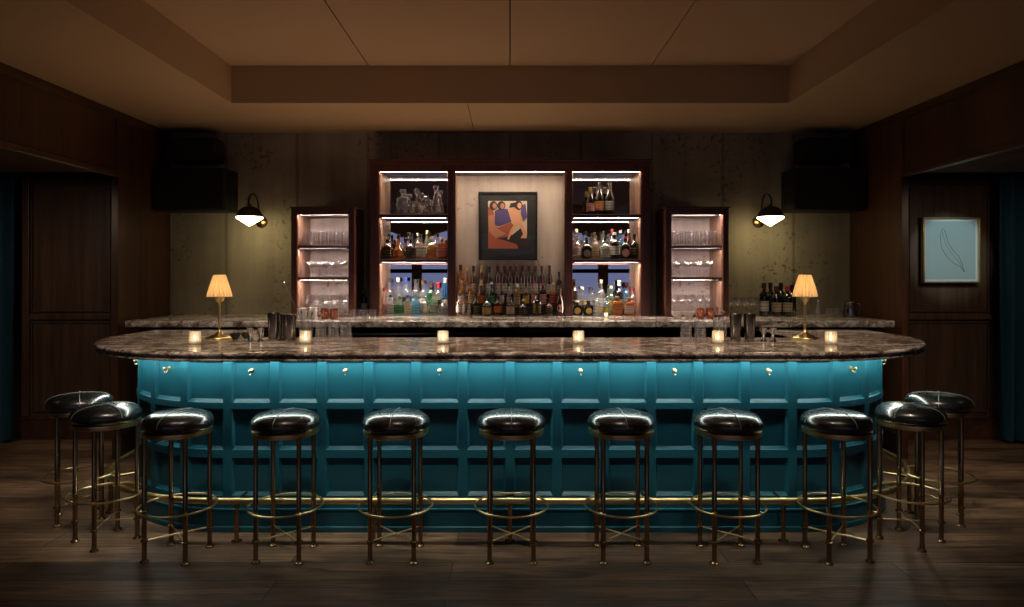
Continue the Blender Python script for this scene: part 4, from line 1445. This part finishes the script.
# ---------------------------------------------------------------- things on the marble bar
ZT = 1.0806
def candle(x, y, z, label, small=False):
    t = empty('candle_holder', (x, y, z))
    k = .5 if small else 1
    bm = bmesh.new()
    lathe(bm, [(0, 0), (.030 * k, 0), (.034 * k, .004 * k), (.034 * k, .078 * k), (.0305 * k, .078 * k), (.0305 * k, .012 * k), (0, .010 * k)], 20)
    for q in range(20):   # ribbed outside
        a = 2 * PI * q / 20
        tube(bm, [(.034 * k * math.cos(a), .034 * k * math.sin(a), .008 * k), (.034 * k * math.cos(a), .034 * k * math.sin(a), .074 * k)], .0016 * k, 5)
    link_mesh('glass_cup', bm, 'candle_glass', t, True)
    bm = bmesh.new(); lathe(bm, [(0, .0125 * k), (.027 * k, .0125 * k), (.027 * k, .022 * k), (.02 * k, .024 * k), (0, .022 * k)], 16)
    w_ = link_mesh('candle', bm, 'wax', t, True)
    bm = bmesh.new(); lathe(bm, [(0, .027 * k), (.0045 * k, .033 * k), (.0055 * k, .042 * k), (.002 * k, .054 * k), (0, .060 * k)], 10)
    link_mesh('flame', bm, 'flame', w_, True)
    tag(t, label, 'candle', 'glowing tealight holders')
    lamp('candle_lamp', 'POINT', (0, 0, .046 * k), E_CANDLE * k * k * .12, (1.0, .76, .50), shadow_soft_size=.006).parent = t
for xp, l in ((195, 'glowing glass candle left of the left table lamp'), (305.5, 'glowing glass candle before the left mixing glass'), (443, 'glowing glass candle alone left of the bar centre'),
              (578.5, 'glowing glass candle alone right of the bar centre'), (718, 'glowing glass candle beside the right shaker tins'), (831, 'glowing glass candle right of the right table lamp')):
    Y = 4.24 if xp in (195, 831) else 4.29
    candle(px(xp, Y), Y, ZT, l)
candle(px(606, 6.02), 6.02, ZB + .0006, 'tiny tealight on the back counter below the right bay', True)


def table_lamp(x, y, label):
    t = empty('table_lamp', (x, y, ZT))
    bm = bmesh.new()
    lathe(bm, [(0, 0), (.088, 0), (.090, .004), (.086, .010), (.060, .016), (.052, .024), (.030, .030), (.018, .040), (.011, .052), (.0085, .062), (0, .062)], 28)
    link_mesh('base', bm, 'brass', t, True)
    bm = bmesh.new()
    lathe(bm, [(.0085, .060), (.0085, .085), (.013, .088), (.013, .094), (.0085, .098), (.0075, .225), (.012, .230), (.008, .236), (.010, .242), (.022, .250), (.030, .262), (.033, .284), (.030, .286), (0, .275)], 20)
    link_mesh('stem', bm, 'brass', t, True)
    bm = bmesh.new()
    N = 44
    rb, rt, z0, z1 = .079, .037, .285, .432
    rings = []
    for z, r, am in ((z0 - .003, rb + .0005, .0), (z0, rb, .35), (z0 + .01, rb - .003, 1), ((z0 + z1) / 2, (rb + rt) / 2, 1), (z1 - .008, rt + .002, .8), (z1, rt, .2)):
        rings.append([bm.verts.new(((r + am * .0046 * (1 if k % 2 else -1)) * math.cos(2 * PI * k / N), (r + am * .0046 * (1 if k % 2 else -1)) * math.sin(2 * PI * k / N), z)) for k in range(N)])
    for a, b in zip(rings, rings[1:]):
        for k in range(N):
            bm.faces.new((a[k], a[(k + 1) % N], b[(k + 1) % N], b[k]))
    s_ = link_mesh('lamp_shade', bm, 'shade', t)
    bm = bmesh.new()
    tube(bm, [(rb * math.cos(2 * PI * k / 40), rb * math.sin(2 * PI * k / 40), z0 - .002) for k in range(40)], .0022, 6, closed=True)
    link_mesh('trim_band', bm, 'shade_trim', s_, True); bm = bmesh.new()
    tube(bm, [(rt * math.cos(2 * PI * k / 30), rt * math.sin(2 * PI * k / 30), z1) for k in range(30)], .0022, 6, closed=True)
    link_mesh('trim_band', bm, 'shade_trim', s_, True)
    bm = bmesh.new(); sphere(bm, (0, 0, .345), .020, 14, 8, zs=1.3); link_mesh('bulb', bm, 'bulb', t, True)
    lamp('table_lamp_light', 'POINT', (0, 0, .345), P_TABLE_LAMP, (1.0, .70, .36), shadow_soft_size=.025).parent = t
    tag(t, label, 'lamp', 'small brass table lamps on the bar')
m = bpy.data.materials.new('pleated_silk_shade'); m.use_nodes = True; tt = m.node_tree; tt.nodes.clear()
a_ = tt.nodes.new('ShaderNodeBsdfTranslucent'); a_.inputs[0].default_value = (.85, .62, .34, 1)
b_ = tt.nodes.new('ShaderNodeBsdfDiffuse'); b_.inputs[0].default_value = (.55, .42, .26, 1)
c_ = tt.nodes.new('ShaderNodeMixShader'); c_.inputs[0].default_value = .45
d_ = tt.nodes.new('ShaderNodeOutputMaterial')
tt.links.new(a_.outputs[0], c_.inputs[1]); tt.links.new(b_.outputs[0], c_.inputs[2]); tt.links.new(c_.outputs[0], d_.inputs[0])
M['shade'] = m
M['shade_trim'] = plain('tan_braid', (.35, .25, .14), .8)
M['bulb'] = emitter('warm_bulb', (1.0, .62, .28), 3.0)
table_lamp(px(219.5, 4.62), 4.62, 'brass lamp with pleated glowing shade at the left end of the bar')
table_lamp(px(805, 4.62), 4.62, 'brass lamp with pleated glowing shade at the right end of the bar')

def tin(xp, h, rb, rt, Y, label, tilt=0):
    bm = bmesh.new()
    lathe(bm, [(0, 0), (rb - .002, 0), (rb, .003), (rb + .001, .02), (rt, h), (rt + .0012, h + .001), (rt, h + .002), (rt - .0015, h), (rb - .002, .006), (0, .004)], 28)
    o = link_mesh('shaker_tin', bm, 'steel_dark', smooth=True, loc=(px(xp, Y), Y, ZT))
    tag(o, label, 'shaker', 'steel shaker tins on the bar')
tin(273.5, .185, .029, .039, 4.40, 'tall steel shaker tin left of the left mixing glass, leftmost')
tin(283, .17, .026, .032, 4.52, 'steel shaker tin standing behind the others near the left mixing glass')
tin(290.5, .175, .029, .038, 4.40, 'tall steel shaker tin directly left of the left mixing glass')
tin(735.5, .178, .029, .039, 4.40, 'steel shaker tin right of the right mixing glass, left one')
tin(749.5, .178, .029, .039, 4.40, 'steel shaker tin right of the right mixing glass, right one')

def jigger(xp, Y, label):
    bm = bmesh.new()
    lathe(bm, [(0, .036), (.008, .034), (.019, .002), (.020, 0), (.0215, 0), (.021, .003), (.010, .036), (.0075, .041), (.010, .046), (.023, .088), (.0245, .089), (.0225, .089), (.008, .048), (0, .046)], 22)
    o = link_mesh('jigger', bm, 'steel', smooth=True, loc=(px(xp, Y), Y, ZT)); tag(o, label, 'jigger', 'steel jiggers on the bar')
jigger(250.5, 4.40, 'hourglass steel jigger beside the left shaker tins, left one')
jigger(261, 4.42, 'hourglass steel jigger beside the left shaker tins, right one')
jigger(763.5, 4.40, 'hourglass steel jigger beside the right shaker tins, left one')
jigger(773, 4.40, 'hourglass steel jigger beside the right shaker tins, right one')
for k, (xp, Y) in enumerate(((235, 4.56), (243.5, 4.60))):
    o = link_mesh('ash_bowl' if False else 'snack_bowl', bowl_bm(.036, .04), 'blackgloss', smooth=True, loc=(px(xp, Y) + k * .02, Y, ZT)); tag(o, ('left' if k == 0 else 'right') + ' small dark bowl beside the left table lamp', 'bowl', 'small dark bowls')

def mixing_glass(xp, Y, spoons, label):
    t = empty('mixing_glass', (px(xp, Y), Y, ZT))
    bm = bmesh.new()
    lathe(bm, [(0, 0), (.038, 0), (.041, .004), (.043, .13), (.0455, .14), (.043, .14), (.040, .128), (.038, .014), (0, .012)], 24)
    for k in range(12):
        a = 2 * PI * k / 12
        tube(bm, [(.0425 * math.cos(a), .0425 * math.sin(a), .02), (.0432 * math.cos(a + .25), .0432 * math.sin(a + .25), .11)], .0012, 5)
    link_mesh('cup', bm, 'cut_glass', t, True)
    tag(t, label, 'glass', 'mixing glasses on the bar')
    for i, (dx, dy, hx, hz, l, kind) in enumerate(spoons):
        base = Vector((px(xp, Y) + dx, Y + dy, ZT + .014))
        tip = Vector((px(xp, Y) + hx, Y + dy * .5, ZT + hz))
        d = tip - base
        bm = bmesh.new()
        n = 10
        tube(bm, [base + d * k / n for k in range(n + 1)], .0024, 8)
        if kind == 'bar_spoon':
            sphere(bm, tuple(base + Vector((0, 0, .006))), .0085, 10, 6, zs=.6)
            tube(bm, [tip - d.normalized() * .03, tip - d.normalized() * .012, tip], .005, 8, radii=[.0024, .0065, .002])
        else:
            sphere(bm, tuple(tip - d.normalized() * .016), .019, 12, 6, zs=.5)
        o = link_mesh(kind, bm, 'steel', smooth=True)
        tag(o, l, 'bar tool', 'bar tools standing in mixing glasses')
mixing_glass(306, 4.48, [(.028, 0, -.145, .385, 'long bar spoon leaning far left out of the left mixing glass', 'bar_spoon'),
                         (-.012, .012, .015, .22, 'strainer standing upright in the left mixing glass', 'cocktail_strainer'),
                         (.004, -.012, .045, .19, 'short bar spoon leaning right in the left mixing glass', 'bar_spoon'),
                         (-.01, -.01, -.03, .20, 'short bar spoon leaning left in the left mixing glass', 'bar_spoon')],
             'cut mixing glass full of bar tools behind the second candle')
mixing_glass(720, 4.48, [(.006, 0, -.02, .22, 'bar spoon leaning left in the right mixing glass', 'bar_spoon'),
                         (-.01, .008, .022, .20, 'strainer leaning right in the right mixing glass', 'cocktail_strainer')],
             'cut mixing glass with tools behind the fifth candle')
def tall_glass(xp, Y, label):
    bm = bmesh.new()
    lathe(bm, [(0, 0), (.034, 0), (.035, .004), (.037, .125), (.0355, .125), (.033, .018), (0, .016)], 22)
    for k in range(10):
        a = 2 * PI * k / 10
        tube(bm, [(.0365 * math.cos(a), .0365 * math.sin(a), .006), (.0365 * math.cos(a), .0365 * math.sin(a), .05)], .002, 5)
    o = link_mesh('mixing_tumbler', bm, 'cut_glass', smooth=True, loc=(px(xp, Y), Y, ZT)); tag(o, label, 'glass', 'tall clear tumblers on the bar')
for xp, l in ((321, 'tall clear tumbler right of the left mixing glass, leftmost of three'), (333.5, 'tall clear tumbler right of the left mixing glass, middle of three'),
              (346, 'tall clear tumbler right of the left mixing glass, rightmost of three'), (686, 'tall clear tumbler left of the right mixing glass, leftmost of two'),
              (700, 'tall clear tumbler left of the right mixing glass, rightmost of two')):
    tall_glass(xp, 4.40, l)

# ---------------------------------------------------------------- wall sconces
def sconce(sg, label):
    xw, xl, yl, zr = sg * 2.345, sg * 2.335, 6.12, 2.03
    t = empty('wall_sconce', (xw, YB, 2.01))
    bm = bmesh.new()
    lathe(bm, [(0, 0), (.055, 0), (.055, .012), (.045, .02), (0, .022)], 24)
    bmesh.ops.rotate(bm, verts=bm.verts[:], cent=(0, 0, 0), matrix=Matrix.Rotation(PI / 2, 3, 'X'))
    link_mesh('wall_plate', bm, 'brass_dark', t, True)
    bm = bmesh.new()
    pts = [(0, -.02, 0), (0, -.05, .01), (0, -.075, .05), (0, -.09, .14), (0, -.12, .20), (0, -.18, .238), (0, -.25, .235), (0, -.305, .20), (0, -.327, .16), (0, -.33, .115)]
    # smooth the arm
    sp = []
    for i in range(len(pts) - 1):
        for u in (0, .33, .66):
            p = [Vector(pts[max(0, min(len(pts) - 1, i + k))]) for k in (-1, 0, 1, 2)]
            q = 0.5 * ((2 * p[1]) + (-p[0] + p[2]) * u + (2 * p[0] - 5 * p[1] + 4 * p[2] - p[3]) * u * u + (-p[0] + 3 * p[1] - 3 * p[2] + p[3]) * u ** 3)
            sp.append(q)
    sp.append(Vector(pts[-1]))
    tube(bm, sp, .0085, 10)
    link_mesh('arm', bm, 'blackgloss', t, True)
    bm = bmesh.new()
    c = (xl - xw, yl - YB, zr - 2.01)
    lathe(bm, [(.014, .115), (.016, .10), (.03, .095), (.062, .083), (.093, .055), (.110, .02), (.115, 0), (.112, 0), (.106, .02), (.088, .052), (.058, .078), (.0, .092)], 32, c)
    link_mesh('dome_shade', bm, 'brass_dark2', t, True)
    bm = bmesh.new()
    lathe(bm, [(0, -.082), (.012, -.077), (.113, -.012), (.115, -.002), (.108, .004), (0, .006)], 32, c)
    link_mesh('glass_diffuser', bm, 'opal', t, True)
    tag(t, label, 'sconce', 'wall sconces on the concrete wall')
M['brass_dark2'] = plain('bronzed_shade', (.07, .05, .03), .35, .6)
sconce(-1, 'domed wall sconce with glowing white cone, left of the left glassware cabinet')
sconce(1, 'domed wall sconce with glowing white cone, right of the right glassware cabinet')

# ---------------------------------------------------------------- loudspeakers
def speaker(x0, x1, z0, z1, y0, y1, rnd, label, nm='loudspeaker'):
    t = empty(nm, ((x0 + x1) / 2, y0, z0))
    hw_ = (x1 - x0) / 2; h = z1 - z0
    bm = bmesh.new(); box(bm, -hw_, hw_, .012, y1 - y0, 0, h, bevel=rnd)
    link_mesh('cabinet_shell', bm, 'black', t, True)
    bm = bmesh.new(); box(bm, -hw_ + .015, hw_ - .015, 0, .0125, .015, h - .015, bevel=.004)
    link_mesh('grille', bm, 'grille', t)
    bm = bmesh.new(); box(bm, -.05, .05, y1 - y0, YB - y0, h * .35, h * .65); box(bm, -.03, .03, y1 - y0 - .01, y1 - y0, h * .2, h * .8)
    link_mesh('wall_bracket', bm, 'blackgloss', t)
    tag(t, label, 'loudspeaker', 'black loudspeakers in the upper corners')
speaker(-3.19, -2.55, 2.09, 2.47, 6.10, 6.40, .01, 'large black loudspeaker under the smaller one, left of the left sconce')
speaker(2.54, 3.19, 2.09, 2.47, 6.10, 6.40, .01, 'large black loudspeaker under the smaller one, right of the right sconce')
speaker(-3.10, -2.64, 2.53, 2.76, 6.12, 6.38, .07, 'smaller rounded black loudspeaker near the ceiling in the left corner')
speaker(2.63, 3.10, 2.53, 2.76, 6.12, 6.38, .07, 'smaller rounded black loudspeaker near the ceiling in the right corner')

# ---------------------------------------------------------------- leaf drawing in the right recess
x0, x1 = px(922, 6.25), px(979, 6.25)
z0, z1 = pz(283, 6.25), pz(217.5, 6.25)
fr = empty('framed_drawing', ((x0 + x1) / 2, 6.269, (z0 + z1) / 2))
fw, fh = (x1 - x0) / 2, (z1 - z0) / 2
cbx('frame', 'gold_frame', fr, [(-fw, -fw + .014, -.045, 0, -fh, fh), (fw - .014, fw, -.045, 0, -fh, fh), (-fw + .014, fw - .014, -.045, 0, fh - .014, fh), (-fw + .014, fw - .014, -.045, 0, -fh, -fh + .014)])
cbx('mat_board', 'paper', fr, [(-fw + .014, fw - .014, -.02, 0, -fh + .014, fh - .014)], 0)
pp = cbx('drawing_paper', 'paper_in', fr, [(-fw + .035, fw - .035, -.023, -.0195, -fh + .035, fh - .035)], 0)
bm = bmesh.new()
leaf = [(-.10, .14), (-.075, .20), (-.05, .17), (-.03, .08), (.02, .0), (.07, -.05), (.105, -.13), (.125, -.20), (.085, -.15), (.03, -.12), (-.03, -.07), (-.085, .02), (-.10, .14)]
tube(bm, [(a, -.0245, b) for a, b in leaf], .0016, 6)
tube(bm, [(a, -.0245, b) for a, b in ((-.08, .17), (-.05, .06), (.01, -.03), (.07, -.10), (.125, -.20))], .0010, 6)
link_mesh('leaf_outline', bm, 'pencil', pp, True)
tag(fr, 'gold framed pale drawing of a leaf hanging in the right recess', 'drawing')
